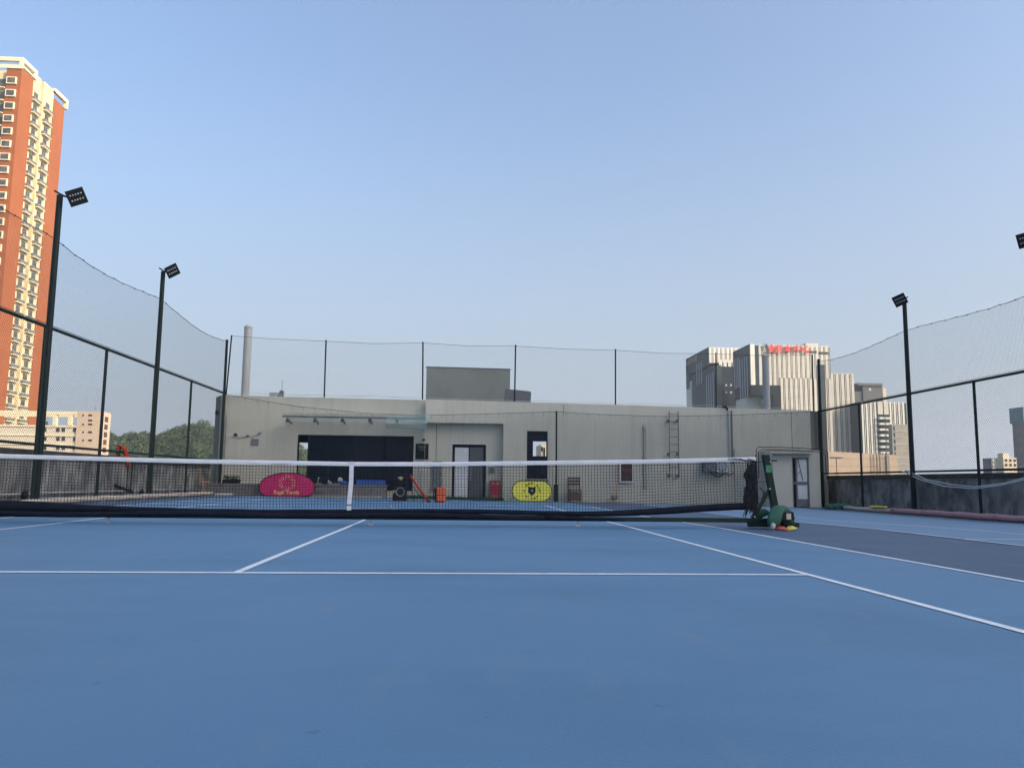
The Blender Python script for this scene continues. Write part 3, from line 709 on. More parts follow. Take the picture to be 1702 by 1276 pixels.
for i in range(16):
    a = 2*math.pi*i/16
    if i % 4 == 3 or i == 9: continue
    pp = [(cx_+R*.82*math.cos(a+q)*(1 if s_ else .86), yY-.004, cz_+R*.82*math.sin(a+q)*(1 if s_ else .86)) for q, s_ in ((-.14,0),(.14,0),(.14,1),(-.14,1))]
    b.add(pp, [(0,1,2,3)])
b.build('emblem_ring', M['black'], yn)
text('U', k*.62, M['white'], yn, (cx_, yY-.008, cz_+.01), bold=.004)

# ball machine
yM = 13.0
ml, _ = fx(652, 836, yM); mr, mt_ = fx(677, 788, yM); g0 = gz(-.3, yM)
bm_ = thing('ball_machine', 'black wheeled tennis ball machine in front of the dark window', 'ball machine', ((ml+mr)/2, yM, g0))
mx_ = (ml+mr)/2; hw = (mr-ml)/2
body = MB().hexa([(ml,yM,g0+.04),(mr,yM,g0+.04),(mr,yM+.4,g0+.04),(ml,yM+.4,g0+.04),(ml+.03,yM+.02,g0+.46),(mr-.03,yM+.02,g0+.46),(mr-.03,yM+.4,g0+.46),(ml+.03,yM+.4,g0+.46)]).build('body', M['black'], bm_, bevel=.02)
MB().hexa([(ml+.08,yM+.05,g0+.47),(mr-.03,yM+.05,g0+.47),(mr-.03,yM+.38,g0+.47),(ml+.08,yM+.38,g0+.47),(ml+.05,yM+.0,mt_),(mr+.02,yM+.0,mt_),(mr+.02,yM+.42,mt_),(ml+.05,yM+.42,mt_)]).build('hopper', M['black'], bm_, bevel=.015)
b = MB(); n = 20
for R0, R1, yy in ((.13,.10,-.012),(.10,.10,-.012)): pass
cz0 = g0+.3
b.add([(mx_+.02+R*math.cos(2*math.pi*i/n), yM-.02 if R > .11 else yM-.01, cz0+R*1.05*math.sin(2*math.pi*i/n)) for R in (.14,.105) for i in range(n)], [(i,(i+1)%n,(i+1)%n+n,i+n) for i in range(n)])
b.build('launch_ring', M['grey'], bm_)
b = MB().add([(mx_+.02+.1*math.cos(2*math.pi*i/n), yM-.008, cz0+.105*math.sin(2*math.pi*i/n)) for i in range(n)], [tuple(range(n))]); b.build('launch_opening', M['cord'], bm_)
for i, (R, w_) in enumerate(((.10,.022),(.065,.016),(.035,.012))):
    b = MB(); ce = (mx_+.02, g0+.64)
    ap = [math.pi*(.24+.52*k/8) for k in range(9)]
    b.add([(ce[0]+(R+q)*math.cos(a), yM-.012, ce[1]+(R+q)*math.sin(a)) for a in ap for q in (0, w_)], [(2*k,2*k+2,2*k+3,2*k+1) for k in range(8)])
    b.build('arc_mark', M['yellow' if i else 'paper'], bm_)
text('D', .11, M['yellow'], bm_, (ml+.055, yM-.012, g0+.3), name='side_mark')
for x in (ml+.06, mr-.06): MB().path([(x-.02,yM+.05,g0+.05),(x+.02,yM+.05,g0+.05)], .045, 12).build('wheel', M['black'], bm_)
MB().path([(ml+.05,yM-.03,g0+.02),(mr+.55,yM-.03,g0+.02)], .012, 5).build('foot_bar', M['grey'], bm_)
# ball tube
p0, p1 = at(681,789,1,13.1), at(713,834,1,13.1)
bt_ = thing('ball_pickup_tube', 'red ball pick-up tube leaning by the ball machine', 'ball tube', (p1.x,13.1,p1.z))
MB().path([p0,p1], .042, 10).build('tube', M['red'], bt_, smooth=True)
d_ = (p1-p0).normalized()
for p in (p0, p1): MB().path([p-d_*.035, p+d_*.035], .05, 10).build('end_cap', M['black'], bt_)
q0, q1 = at(683,803,1,13.2), at(707,835,1,13.2)
MB().path([q0,q0.lerp(q1,.5)+Vector((0,0,-.03)),q1], .01, 5).build('strap', M['black'], bt_)
MB().path([p0+Vector((.02,.06,-.02)), Vector((p0.x+.12, 13.5, gz(0,13.5)))], .01, 5).build('prop_leg', M['black'], bt_)
# orange backpack
yG = 12.9; gl, _ = fx(722,836,yG); gr, gt = fx(741,809,yG); g0 = gz(1,yG)
bp = thing('backpack', 'upright orange backpack beside the red ball tube', 'backpack', ((gl+gr)/2,yG,g0))
MB().box(gl+.05, gr, yG, yG+.2, g0+.01, gt).build('body', M['orange'], bp, bevel=.04)
MB().box(gl+.09, gr-.04, yG-.045, yG-.003, g0+.03, g0+.19).build('front_pocket', M['orange'], bp, bevel=.02)
MB().box(gl, gl+.07, yG+.03, yG+.19, g0+.01, gt-.03).build('back_panel', M['black'], bp, bevel=.02)
b = MB().path([(gl+.02,yG+.1,gt-.02),(gl-.04,yG+.1,gt-.2),(gl-.03,yG+.1,g0+.1)], .014, 5).path([(gl+.09,yG+.1,gt-.01),(gl+.14,yG+.1,gt+.03),(gl+.19,yG+.1,gt-.01)], .01, 5)
b.build('strap', M['black'], bp)
MB().box(gl+.052, gr-.002, yG-.008, yG-.002, g0+.215, g0+.235).build('zip', M['black'], bp)
# balls
def ball(x, y, label, mt=None):
    o = MB().blob((x, y, gz(x,y)+.037), .033, .033, .033, 12, 0).build('tennis_ball', mt or M['yellow'], smooth=True); return tag(o, label, 'ball', 'stray tennis balls')
q = at(650, 845, 2, .02); ball(q.x, q.y, 'pale stray tennis ball on the court just past the centre strap', M['paper'])
q = at(1088, 846, 2, 0)
yc = MB()
for k in range(9): yc.blob((q.x-.3+k*.09, q.y+.05*math.sin(k*2), gz(q.x,q.y)+.03), .10, .12, .03, 10, .5, 4, k)
tag(yc.build('yellow_ball_net', M['ylw'], smooth=True), 'crumpled yellow-green ball net lying on the far right of the court', 'ball net')

# signboard, camera, panels on wall
sx0, sz1 = fx(691,737,YL); sx1, sz0 = fx(712,763,YL)
sg = thing('signboard', 'small black notice board between the dark window and the door', 'sign', ((sx0+sx1)/2, YL, sz0))
MB().box(sx0, sx1, YL-.035, YL-.003, sz0, sz1).build('board', M['black'], sg)
b = MB(); rr = random.Random(5)
for row, (z, h) in enumerate(((sz1-.12,.02),(sz1-.19,.016),(sz1-.25,.012))):
    x = sx0+.10+.03*row
    while x < sx1-.10-.03*row:
        w_ = rr.uniform(.012,.03); b.box(x, x+w_, YL-.038, YL-.0355, z, z+h); x += w_+.008
b.build('print', M['lightgrey'], sg)
x, z = fx(705,731,YL)
cm = thing('security_camera', 'tiny black camera above the notice board', 'camera', (x,YL,z))
MB().box(x-.07,x+.05,YL-.16,YL-.04,z-.03,z+.03).build('body', M['black'], cm); MB().path([(x,YL-.1,z+.02),(x,YL-.002,z+.05)], .012, 5).build('arm', M['black'], cm)
x0_, z1_ = fx(719,766,YL); x1_, z0_ = fx(734,815,YL)
ep = thing('electric_cabinet', 'tall grey metal cabinet on the wall left of the door', 'cabinet', (x0_,YL,z0_))
MB().box(x0_,x1_,YL-.12,YL-.003,z0_,z1_).build('body', M['grey'], ep, bevel=.008); MB().box(x1_-.05,x1_-.03,YL-.135,YL-.121,(z0_+z1_)/2,(z0_+z1_)/2+.1).build('handle', M['black'], ep)
MB().box(x0_+.02,x1_-.02,YL-.127,YL-.1215,z0_+.02,z1_-.02).build('door', M['grey'], ep)
x0_, z1_ = fx(813,776,YL); x1_, z0_ = fx(821,786,YL)
tag(MB().box(x0_,x1_,YL-.07,YL-.003,z0_,z1_).build('junction_box', M['grey'], bevel=.006), 'small dark box on the wall right of the door', 'box')
x0_, z1_ = fx(815,799,YL-.35); x1_, z0_ = fx(831,822,YL-.35); z0_ = gz(3,18)+.03
fb = thing('fire_extinguisher_box', 'red fire extinguisher box on the ground right of the door', 'fire box', (x0_,YL-.35,z0_))
MB().box(x0_,x1_,YL-.35,YL-.08,z0_,z1_).build('body', M['firered'], fb, bevel=.008); MB().box(x0_-.008,x1_+.008,YL-.36,YL-.07,z1_+.001,z1_+.02).build('lid', M['firered'], fb)
text('灭火器', .1, M['white'], fb, ((x0_+x1_)/2, YL-.354, z1_-.1)); text('火警119', .055, M['white'], fb, ((x0_+x1_)/2, YL-.354, z0_+.12))
# hose reel cabinet
x0_, z1_ = fx(1029,767,YR); x1_, z0_ = fx(1052,802,YR)
fc = thing('fire_hose_cabinet', 'white framed fire hose cabinet with dark red glass on the wall', 'fire cabinet', (x0_,YR,z0_))
b = MB(); b.box(x0_,x0_+.05,YR-.1,YR-.003,z0_,z1_).box(x1_-.04,x1_,YR-.1,YR-.003,z0_,z1_).box(x0_+.05,x1_-.04,YR-.1,YR-.003,z0_,z0_+.05).box(x0_+.05,x1_-.04,YR-.1,YR-.003,z1_-.04,z1_); b.build('frame', M['white'], fc)
fire = mat('dark_red_glass', (.055,.006,.012), .1); MB().box(x0_+.05,x1_-.04,YR-.08,YR-.05,z0_+.05,z1_-.04).build('glass_door', fire, fc)
text('消火栓', .12, M['firered'], fc, ((x0_+x1_)/2, YR-.083, (z0_+z1_)/2+.08))
q0, q1 = at(1027,770,1,YR-.15), at(1025,830,1,YR-.3)
br_ = thing('broom', 'orange-handled broom leaning against the wall by the hose cabinet', 'broom', q1)
MB().path([q0,q1], .016, 6).build('handle', M['otape'], br_)
b = MB().blob((q1.x-.08,q1.y,q1.z+.08), .13,.07,.1,10,.5,4,3).build('brush', M['step'], br_, smooth=True)
# brown chair against the wall
x0_, z1_ = fx(945,792,YR-.25); x1_, z0_ = fx(965,826,YR-.25); z0_ = gz(6,17.7)
ch = thing('stacked_stool', 'brown slatted chair standing against the wall', 'chair', ((x0_+x1_)/2,YR-.3,z0_))
zs_ = z0_+.42
for x in (x0_, x1_-.03):
    MB().box(x,x+.03,YR-.12,YR-.09,z0_,z1_).build('leg', M['brown'], ch); MB().box(x,x+.03,YR-.5,YR-.47,z0_,zs_).build('leg', M['brown'], ch)
MB().box(x0_,x1_,YR-.52,YR-.085,zs_+.001,zs_+.04).build('seat', M['brown'], ch)
for k in range(3): MB().box(x0_+.03,x1_-.03,YR-.115,YR-.095,z1_-.08-k*.11,z1_-.02-k*.11).build('back_slat', M['brown'], ch)
MB().box(x0_+.03,x1_-.03,YR-.5,YR-.48,z0_+.05,z0_+.36).build('front_panel', M['brown'], ch)
# wall ladder
lx0, lz1 = fx(1112,683,YR-.15); lx1, _ = fx(1127,683,YR-.15); lz0 = .9
ld_ = thing('wall_ladder', 'grey steel access ladder fixed to the clubhouse wall', 'ladder', (lx0,YR-.15,lz0))
for x in (lx0, lx1): MB().box(x-.015,x+.015,YR-.17,YR-.14,lz0,lz1).build('rail', M['galv'], ld_)
for k in range(9):
    z = lz0+.1+k*.285
    if z < lz1-.05: MB().path([(lx0,YR-.155,z),(lx1,YR-.155,z)], .013, 6).build('rung', M['galv'], ld_)
for v in (699, 754, 790):
    for x in (lx0, lx1):
        z = fx(1119, v, YR-.15)[1]; MB().box(x-.05,x+.03,YR-.135,YR-.002,z-.04,z+.04).build('bracket', M['galv'], ld_)
# pipes on the wall
def vpipe(u, v0, v1, r, mt, label, y=YR-.05, clips=True):
    x, z1_ = fx(u, v0, y); _, z0_ = fx(u, v1, y); t = thing('drain_pipe', label, 'pipe', (x,y,z0_))
    MB().path([(x,y,z0_),(x,y,z1_)], r, 8).build('pipe', mt, t)
    k = z1_-.2
    while clips and k > z0_: MB().box(x-r-.015,x+r+.015,y-r*.3,YR-.002,k,k+.03).build('clip', mt, t); k -= 1.1
vpipe(1069, 705, 812, .015, M['grey'], 'thin dark conduit on the wall left of the ladder')
vpipe(1073.5, 705, 812, .016, M['lightgrey'], 'thin pale conduit beside the dark one left of the ladder')
vpipe(1211, 682, 770, .03, M['lightgrey'], 'pale drain pipe with a black elbow at the parapet')
vpipe(1216, 682, 770, .025, M['grey'], 'dark drain pipe right of the pale one', clips=False)
vpipe(378, 690, 765, .022, M['lightgrey'], 'pale conduit near the left corner of the clubhouse', y=YL-.05, clips=False)
x, z = fx(1207, 678, YR-.1)
tag(MB().path([(x-.12,YR-.03,z+.06),(x,YR-.1,z+.05),(x+.06,YR-.08,z-.08)], .035, 8).build('pipe_elbow', M['black'], smooth=True), 'black pipe elbow hooked over the parapet edge', 'pipe')
# louvre
x0_, z1_ = fx(417,729,YL); x1_, z0_ = fx(430,741,YL)
lv = thing('vent_louvre', 'small slatted vent high on the left wall', 'vent', (x0_,YL,z0_))
MB().box(x0_,x1_,YL-.015,YL-.004,z0_,z1_).build('frame', M['lightgrey'], lv)
for k in range(5): z = z0_+(z1_-z0_)*(k+.3)/5; MB().box(x0_+.01,x1_-.01,YL-.035,YL-.0155,z,z+.02).build('slat', M['grey'], lv)
# wall lamp pair and cable
b1 = fx(391,722,YL-.1); b2 = fx(411,724,YL-.1); b3 = fx(432,718,YL-.1)
wl = thing('wall_camera', 'black wall camera with a looped cable on the left wall', 'camera', (b1[0],YL,b1[1]))
MB().blob((b1[0],YL-.1,b1[1]),.06,.06,.05,10,0).build('dome', M['black'], wl); MB().path([(b1[0],YL-.1,b1[1]),(b1[0]+.05,YL,b1[1]-.02)], .02,5).build('arm', M['black'], wl)
MB().path([(b1[0],YL-.02,b1[1]-.08),(b1[0]+.12,YL-.02,b1[1]-.14),(b2[0],YL-.02,b2[1]),(b2[0]+.15,YL-.02,b2[1]-.06),(b3[0],YL-.02,b3[1]-.05)], .008, 4).build('cable', M['black'], wl)
wl2 = thing('wall_lamp', 'small white bulkhead lamp above the vent', 'lamp', (b3[0],YL,b3[1]))
MB().blob((b3[0],YL-.08,b3[1]),.05,.07,.05,10,0).build('shade', M['white'], wl2, smooth=True); MB().box(b3[0]-.03,b3[0]+.03,YL-.03,YL-.002,b3[1]-.05,b3[1]+.05).build('base', M['grey'], wl2)
tag(MB().blob((b2[0],YL-.05,b2[1]),.05,.05,.05,10,0).build('sensor', M['grey'], smooth=True), 'small grey sensor between the wall camera and lamp', 'sensor')
# air conditioner units
def ac(u0, v0, u1, v1, label, mt):
    y = YR-.42; x0_, z1_ = fx(u0,v0,y); x1_, z0_ = fx(u1,v1,y)
    t = thing('air_conditioner', label, 'air conditioner', (x0_,y,z0_), 'air conditioner units on the right wall')
    MB().box(x0_,x1_,y,YR-.08,z0_,z1_).build('body', mt, t, bevel=.01)
    cx_ = x0_+(x1_-x0_)*.42; cz_ = (z0_+z1_)/2; R = min(x1_-x0_,z1_-z0_)*.4; n = 18
    MB().add([(cx_+R*q*math.cos(2*math.pi*i/n), y-.004, cz_+R*q*math.sin(2*math.pi*i/n)) for q in (1,.9) for i in range(n)], [(i,i+n,(i+1)%n+n,(i+1)%n) for i in range(n)]).build('fan_ring', M['black'], t)
    b = MB()
    for k in range(6): z = cz_-R*.8+k*R*.32; b.box(cx_-R*.8,cx_+R*.8,y-.012,y-.006,z,z+.01)
    b.build('grille', M['grey'], t)
    for x in (x0_+.05, x1_-.08): MB().box(x,x+.03,y,YR-.003,z0_-.04,z0_-.002).build('bracket', M['galv'], t)
ac(1191, 764, 1213, 785, 'pale outdoor air conditioner on the wall behind the right end of the net', M['lightgrey'])
ac(1170, 765, 1189, 783, 'dark grey outdoor air conditioner left of the pale one', M['grey'])
b = MB().path([(fx(u,v,YR-.45)[0],YR-.45,fx(u,v,YR-.45)[1]) for u,v in ((1180,783),(1188,791),(1196,792),(1203,788),(1212,790),(1220,786))], .018, 5)
tag(b.build('black_cable', M['black'], smooth=True), 'thick black cable looped under the air conditioners', 'cable')
# pressure panel box by the annex
x0_, z1_ = fx(1222,746,YR-.05); x1_, z0_ = fx(1256,765,YR-.05)

# annex
yA = 16.8
A0, At = fx(1284,747,yA); A1, Ab = fx(1362,747,yA); Ab = gz(14,yA)
ax = thing('entrance_porch', 'small grey rendered porch with a glass door at the right corner', 'porch', (A0,yA,Ab))
D0, Dt = fx(1316,760,yA); D1, _ = fx(1344,760,yA)
b = MB(); b.box(A0,D0,yA,YR-.003,Ab,At).box(D1,A1,yA,YR-.003,Ab,At).box(D0,D1,yA,YR-.003,Dt,At); b.build('wall', M['wall'], ax)
Cn, Ct = fx(1280,747,yA-.3); Cm, Cb = fx(1352,754,yA-.3)
MB().box(Cn,Cm,yA-.3,yA-.003,Cb,Ct).build('canopy', M['wall'], ax)
b = MB(); b.box(D0,D0+.05,yA+.03,yA+.1,Ab,Dt).box(D1-.05,D1,yA+.03,yA+.1,Ab,Dt).box(D0+.05,D1-.05,yA+.03,yA+.1,Dt-.05,Dt)
zc_ = fx(1330,803,yA)[1]; b.box(D0+.05,D1-.05,yA+.03,yA+.1,zc_-.05,zc_+.05); b.box(D0+.14,D0+.2,yA+.02,yA+.09,Ab,Dt-.05)
dr = b.build('door', M['grey'], ax)
MB().box(D0+.21,D1-.06,yA+.05,yA+.06,zc_+.06,Dt-.06).build('glass_pane', M['white'], dr); MB().box(D0+.21,D1-.06,yA+.05,yA+.06,Ab+.3,zc_-.06).build('glass_pane', M['white'], dr)  # white colour stands in for reflections in the door glass
MB().box(D0+.2,D1-.06,yA+.05,yA+.06,Ab+.02,Ab+.29).build('kick_panel', M['blue'] if 0 else M['grey'], dr)
q = [fx(u,v,yA+.02) for u,v in ((1326,762),(1335,798),(1325,789),(1331,781))]
MB().path([(q[0][0],yA+.03,q[0][1]),(q[1][0],yA+.03,q[1][1])], .014,5).path([(q[2][0],yA+.03,q[2][1]),(q[3][0],yA+.03,q[3][1])], .012,5).build('brace_wire', M['grey'], dr)
MB().box(A0,A1+.1,yA-.02,YR-.0,Ab-.3,Ab-.002).build('plinth', M['conc_dark'], ax)
# cream panel to the left of the porch
x0_, z1_ = fx(1221,745,YR-.06); x1_, _ = fx(1284,747,YR-.06)
MB().box(x0_,A0-.003,YR-.06,YR-.003,gz(12,18),z1_).build('wall_panel', M['wall'], ax)
# conduit over the porch
b = MB()
for du, dv in ((0,0),(4,4)):
    pts = [(1257+du,795),(1257+du,746+dv),(1262+du,742.5+dv),(1320,744+dv),(1368-du*.3,747+dv),(1376-du,751+dv),(1377-du,786)]
    b.path([at(u,v,1,yA-.36) for u,v in pts], .016, 6)
tag(b.build('conduit_pipe', M['black'], smooth=True), 'pair of thin black pipes bent over the porch', 'pipe')

# objects on the ledge
zl = lz+.004
x, _ = fx(384, 800, 17.2)
pl = thing('planter', 'black trough planter with small green plants on the ledge', 'planter', (x,17.2,zl))
MB().hexa([(x-.3,17.1,zl),(x+.28,17.1,zl),(x+.28,17.35,zl),(x-.3,17.35,zl),(x-.26,17.08,zl+.14),(x+.3,17.08,zl+.14),(x+.3,17.37,zl+.14),(x-.26,17.37,zl+.14)]).build('trough', M['black'], pl)
b = MB()
for k in range(160):
    c = Vector((x+rnd.uniform(-.25,.27), 17.22+rnd.uniform(-.1,.1), zl+.13+rnd.uniform(0,.14))); a = rnd.uniform(0,6.3); d1 = Vector((math.cos(a),math.sin(a),rnd.uniform(-.3,.9)))*.05; d2 = Vector((-math.sin(a),math.cos(a),.3))*.02
    b.add([c-d1,c+d2,c+d1,c-d2],[(0,1,2,3)])
b.build('foliage', M['leaf'], pl)
x0_, _ = fx(592,800,17.1); x1_, _ = fx(640,800,17.1)
cr = thing('blue_crate', 'long blue plastic crate on the ledge right of the strap', 'crate', (x0_,17.1,zl))
b = MB(); b.box(x0_,x1_,17.1,17.4,zl,zl+.02).box(x0_,x1_,17.1,17.12,zl+.02,zl+.17).box(x0_,x1_,17.38,17.4,zl+.02,zl+.17).box(x0_,x0_+.02,17.121,17.379,zl+.02,zl+.17).box(x1_-.02,x1_,17.121,17.379,zl+.02,zl+.17); b.build('tray', M['blue'], cr)
b = MB()
for k in range(9): xx = x0_+.05+k*(x1_-x0_-.1)/8; b.box(xx,xx+.012,17.09,17.099,zl+.01,zl+.16)
b.build('rib', M['blue'], cr)
x, _ = fx(566,800,17.1)
cp = thing('cap', 'white and blue cap lying on the ledge left of the strap', 'cap', (x,17.1,zl))
MB().blob((x-.03,17.15,zl+.17),.09,.09,.08,14,.05).build('crown', M['paper'], cp, smooth=True); MB().blob((x+.1,17.12,zl+.07),.18,.13,.065,12,.3,3,2).build('bundle', M['blue'], cp, smooth=True)
for u, lab, h in ((546,'small clear bottle on the ledge, left of two',.16),(550,'short clear bottle on the ledge, right of two',.11)):
    x, _ = fx(u,802,17.05); t = thing('water_bottle', lab, 'bottle', (x,17.05,zl), 'bottles on the ledge')
    MB().path([(x,17.05,zl),(x,17.05,zl+h*.8)], .03, 10).build('body', M['lightgrey'], t, smooth=True); MB().path([(x,17.05,zl+h*.8),(x,17.05,zl+h)], .014, 8).build('cap', M['white'], t)
x, _ = fx(530,802,17.05); tag(MB().blob((x,17.05,zl+.02),.14,.08,.02,14,.2).blob((x+.6,17.05,zl+.02),.16,.08,.02,14,.2).build('plate', M['step'], smooth=True), 'pale cloth lying along the ledge edge right of the magenta banner', 'cloth')
x, _ = fx(529,790,17.3); t = MB().path([(x,17.3,zl),(x,17.3,zl+.2)], .012, 6).blob((x+.02,17.3,zl+.22),.035,.03,.03,8,.1)
tag(t.build('tap', M['steel'], smooth=True), 'small metal tap standing on the ledge by the window', 'tap')

# ------------------------------------------------------------------ tennis net
def tapez(x):
    pts = [(-6.35,1.075),(-5.1,.985),(-2.5,.945),(-.05,.932),(1.2,.945),(2.33,.972),(4.3,1.02),(6.14,1.085)]
    for (a, c), (d, e) in zip(pts, pts[1:]):
        if a <= x <= d: return c+(e-c)*(x-a)/(d-a)
    return pts[0][1] if x < pts[0][0] else pts[-1][1]
def hemz(x):
    base = .20+.015*math.sin(x*1.1)
    if x > 3.2: base += .13*sstep((x-3.2)/3)
    if x < -3.6: base += .03*sstep((-3.6-x)/1.8)
    return base
tn = thing('tennis_net', 'black portable tennis net with white headband across the court', 'tennis net', (0,0,0))
NX0, NX1 = -6.3, 6.10
b = MB(); cell = .046; ni = int((NX1-NX0)/cell); nj = 16
def npt(i, j):
    x = NX0+(NX1-NX0)*i/ni; t = j/nj; zt_ = tapez(x)-.05; zb_ = hemz(x)+.03
    dis = max(0, (x-4.2)/2)*.03
    nx_ = noise.noise(Vector((x*2.2, t*2.5, 5)))*dis+noise.noise(Vector((x*.8, t*2, 9)))*.012
    nz_ = noise.noise(Vector((x*2.2, t*2.5, 15)))*dis*1.3*math.sin(math.pi*t)
    return (x+nx_, .02*noise.noise(Vector((x*.5,t,3))), zb_+(zt_-zb_)*t+nz_)
grid = [[npt(i, j) for j in range(nj+1)] for i in range(ni+1)]
for i in range(ni+1): b.path(grid[i], .0033, 3, cap=False, up_=(0,1,0))
for j in range(nj+1): b.path([grid[i][j] for i in range(ni+1)], .0033, 3, cap=False, up_=(0,1,0))
# second row of cord under the headband
b.path([(x_[nj-1][0], -.006, x_[nj-1][2]+.004) for x_ in grid], .0026, 3, cap=False)
b.build('net_mesh', M['cord'], tn, kind='stuff')
# headband
b = MB(); n = 150; prev = None; vs_ = []
for i in range(n+1):
    x = -6.32+(6.12+6.32)*i/n; z = tapez(x); wv = .006*noise.noise(Vector((x*3,0,0)))
    vs_ += [(x,-.013+wv,z-.062),(x,-.016+wv,z-.03),(x,-.012+wv,z-.004),(x,0,z),(x,.012,z-.004),(x,.014,z-.062)]
b.add(vs_, [(i*6+k, (i+1)*6+k, (i+1)*6+k+1, i*6+k+1) for i in range(n) for k in range(5)])
hb = b.build('headband', M['tape'], tn, smooth=True)
text('GAMMA', .055, M['grey'], hb, (5.78, -.019, tapez(5.78)-.03), bold=.001, sx=1.1)
# centre strap
b = MB(); cxs = [fx(585,768,0)[0], fx(584,800,0)[0], fx(581,830,0)[0], fx(580,861,0)[0]]
zs_ = [.935, .62, .32, .09]; vs_ = []
for x, z in zip(cxs, zs_): vs_ += [(x-.032,-.022,z),(x+.032,-.022,z),(x+.032,-.030,z),(x-.032,-.030,z)]
b.add(vs_, [(i*4+k, i*4+(k+1)%4, (i+1)*4+(k+1)%4, (i+1)*4+k) for i in range(3) for k in range(4)]+[(0,1,2,3),(12,15,14,13)])
b.build('centre_strap', M['tape'], tn)
MB().box(cxs[2]-.05,cxs[2]+.045,-.034,-.018,.285,.305).build('strap_buckle', M['grey'], tn)
# hem of the net
b = MB(); n = 140; vs_ = []
for i in range(n+1):
    x = NX0+(NX1-NX0)*i/n; z = hemz(x); h = .034+.02*sstep((abs(x)-2.5)/3)+.025*sstep((-x-3)/2)+.006*noise.noise(Vector((x*2,3,0)))
    vs_ += [(x,-.03,z-h),(x,-.045,z),(x,-.02,z+h),(x,.02,z+h),(x,.03,z-h)]
b.add(vs_, [(i*5+k, (i+1)*5+k, (i+1)*5+(k+1)%5, i*5+(k+1)%5) for i in range(n) for k in range(5)])
b.build('net_hem', M['hem'], tn, smooth=True)
# frame: ground beam, feet, posts, braces
MB().box(-6.6, 6.55, -.05, .05, .085, .150).build('ground_beam', M['postgreen'], tn, bevel=.006)
b = MB(); b.path([(x, -.06+.01*math.sin(x*5), .145-.002*abs(x)+.012*math.sin(x*1.9)) for x in [-6.3+.15*i for i in range(62)]], .042, 8)
b.path([(2.85+.15*i, -.055-.004*i+.02*(i/7), .139-.0035*i) for i in range(9)], .042, 8, r1=.012)
b.build('draped_net', M['hem'], tn, smooth=True)
for x in (-3.53, 3.35, -.9+.72, 6.45, -6.5):
    xb_ = x if abs(x) > 1 else .25
    ft = MB().path([(xb_,0,.09),(xb_,0,.03)], .014, 6).box(xb_-.035,xb_+.035,-.02,.02,.005,.03).build('foot', M['steel'], tn)
for s in (1, -1):
    tx_, bx_ = 6.27*s, 6.42*s
    MB().hexa([(bx_-.05,-.05,.151),(bx_+.05,-.05,.151),(bx_+.05,.05,.151),(bx_-.05,.05,.151),(tx_-.048,-.048,1.12),(tx_+.05,-.048,1.12),(tx_+.05,.048,1.12),(tx_-.048,.048,1.12)]).build('post', M['postgreen'], tn, bevel=.008)
    MB().path([(6.36*s,0,.66),(6.05*s,0,.14)], .035, 4).build('brace', M['postgreen'], tn)
    MB().box(min(5.98*s,6.75*s),max(5.98*s,6.75*s),-.065,.065,.02,.084).build('base_bar', M['postgreen'], tn)
    MB().path([(6.30*s,0,1.03),(6.45*s,0,1.03)], .012, 6).build('winch_handle', M['black'], tn)
    MB().path([(6.13*s,0,.35),(6.12*s,0,1.10)], .016, 6).build('net_stay', M['cord'], tn)
    for z in (1.0,.7,.45): MB().path([(6.12*s,0,z),(6.33*s,0,z+.01)], .006, 4).build('lacing', M['black'], tn)
sx_, sz_ = fx(1275,779,0)
MB().box(sx_-.04,sx_+.045,-.062,-.056,sz_-.055,sz_+.055).build('sticker', M['sticker'], tn)
for p in ((1278,767),(1277,812),(1252,858),(1272,857)):
    x, z = fx(p[0], p[1], 0); MB().path([(x,-.056,z),(x,-.068,z)], .011, 8).build('bolt', M['white'], tn)
# gathered spare netting tied at the right post
b = MB(); rr = random.Random(11)
for k in range(70):
    xt = 6.02+rr.uniform(-.05,.09); xm = 6.02+rr.uniform(-.07,.08); xb_ = 5.99+rr.uniform(-.13,.12)
    z0_ = .16+rr.uniform(0,.2)
    b.path([(xt,-.03+rr.uniform(-.03,.02),1.0-rr.uniform(0,.10)),(xt*.4+xm*.6,-.06+rr.uniform(-.04,.03),.80),(xm,-.06+rr.uniform(-.04,.03),.6),(xb_,-.05+rr.uniform(-.04,.04),z0_)], .006, 4)
for k in range(6): b.blob((6.0+rr.uniform(-.05,.06),-.05,.45+.07*k), .07,.04,.1,8,.5,4,k)
b.build('gathered_netting', M['cord'], tn)
for pts in ([(5.85,-.04,1.05),(5.95,-.05,1.02),(6.1,-.04,1.0)],[(5.98,-.04,1.05),(6.1,-.05,1.01)],[(6.15,-.04,.62),(6.22,-.05,.55),(6.2,-.05,.46)]): MB().path(pts, .01, 5).build('tie_cord', M['black'], tn)

# sandbag, ballast box, marker discs at the post
def bagshape(b, pts, w_, h_, wax=(1,0,0)):
    vs_ = []; n = 12
    for i, p in enumerate(pts):
        t = (Vector(pts[min(i+1,len(pts)-1)])-Vector(pts[max(i-1,0)])).normalized(); up_ = Vector(wax); nr = t.cross(up_).normalized()
        k_ = 1-.45*abs(2*i/(len(pts)-1)-1)**4
        for a in range(n):
            an = 2*math.pi*a/n; c_, s_ = math.cos(an), math.sin(an)
            vs_.append(Vector(p)+up_*(w_*k_*math.copysign(abs(c_)**.7,c_))+nr*(h_*k_*math.copysign(abs(s_)**.8,s_)*(1+.15*noise.noise(Vector((i*.6,a*.5,1))))))
    b.add(vs_, [(i*n+a, i*n+(a+1)%n, (i+1)*n+(a+1)%n, (i+1)*n+a) for i in range(len(pts)-1) for a in range(n)]+[tuple(range(n))[::-1], tuple((len(pts)-1)*n+a for a in range(n))])
b = MB()
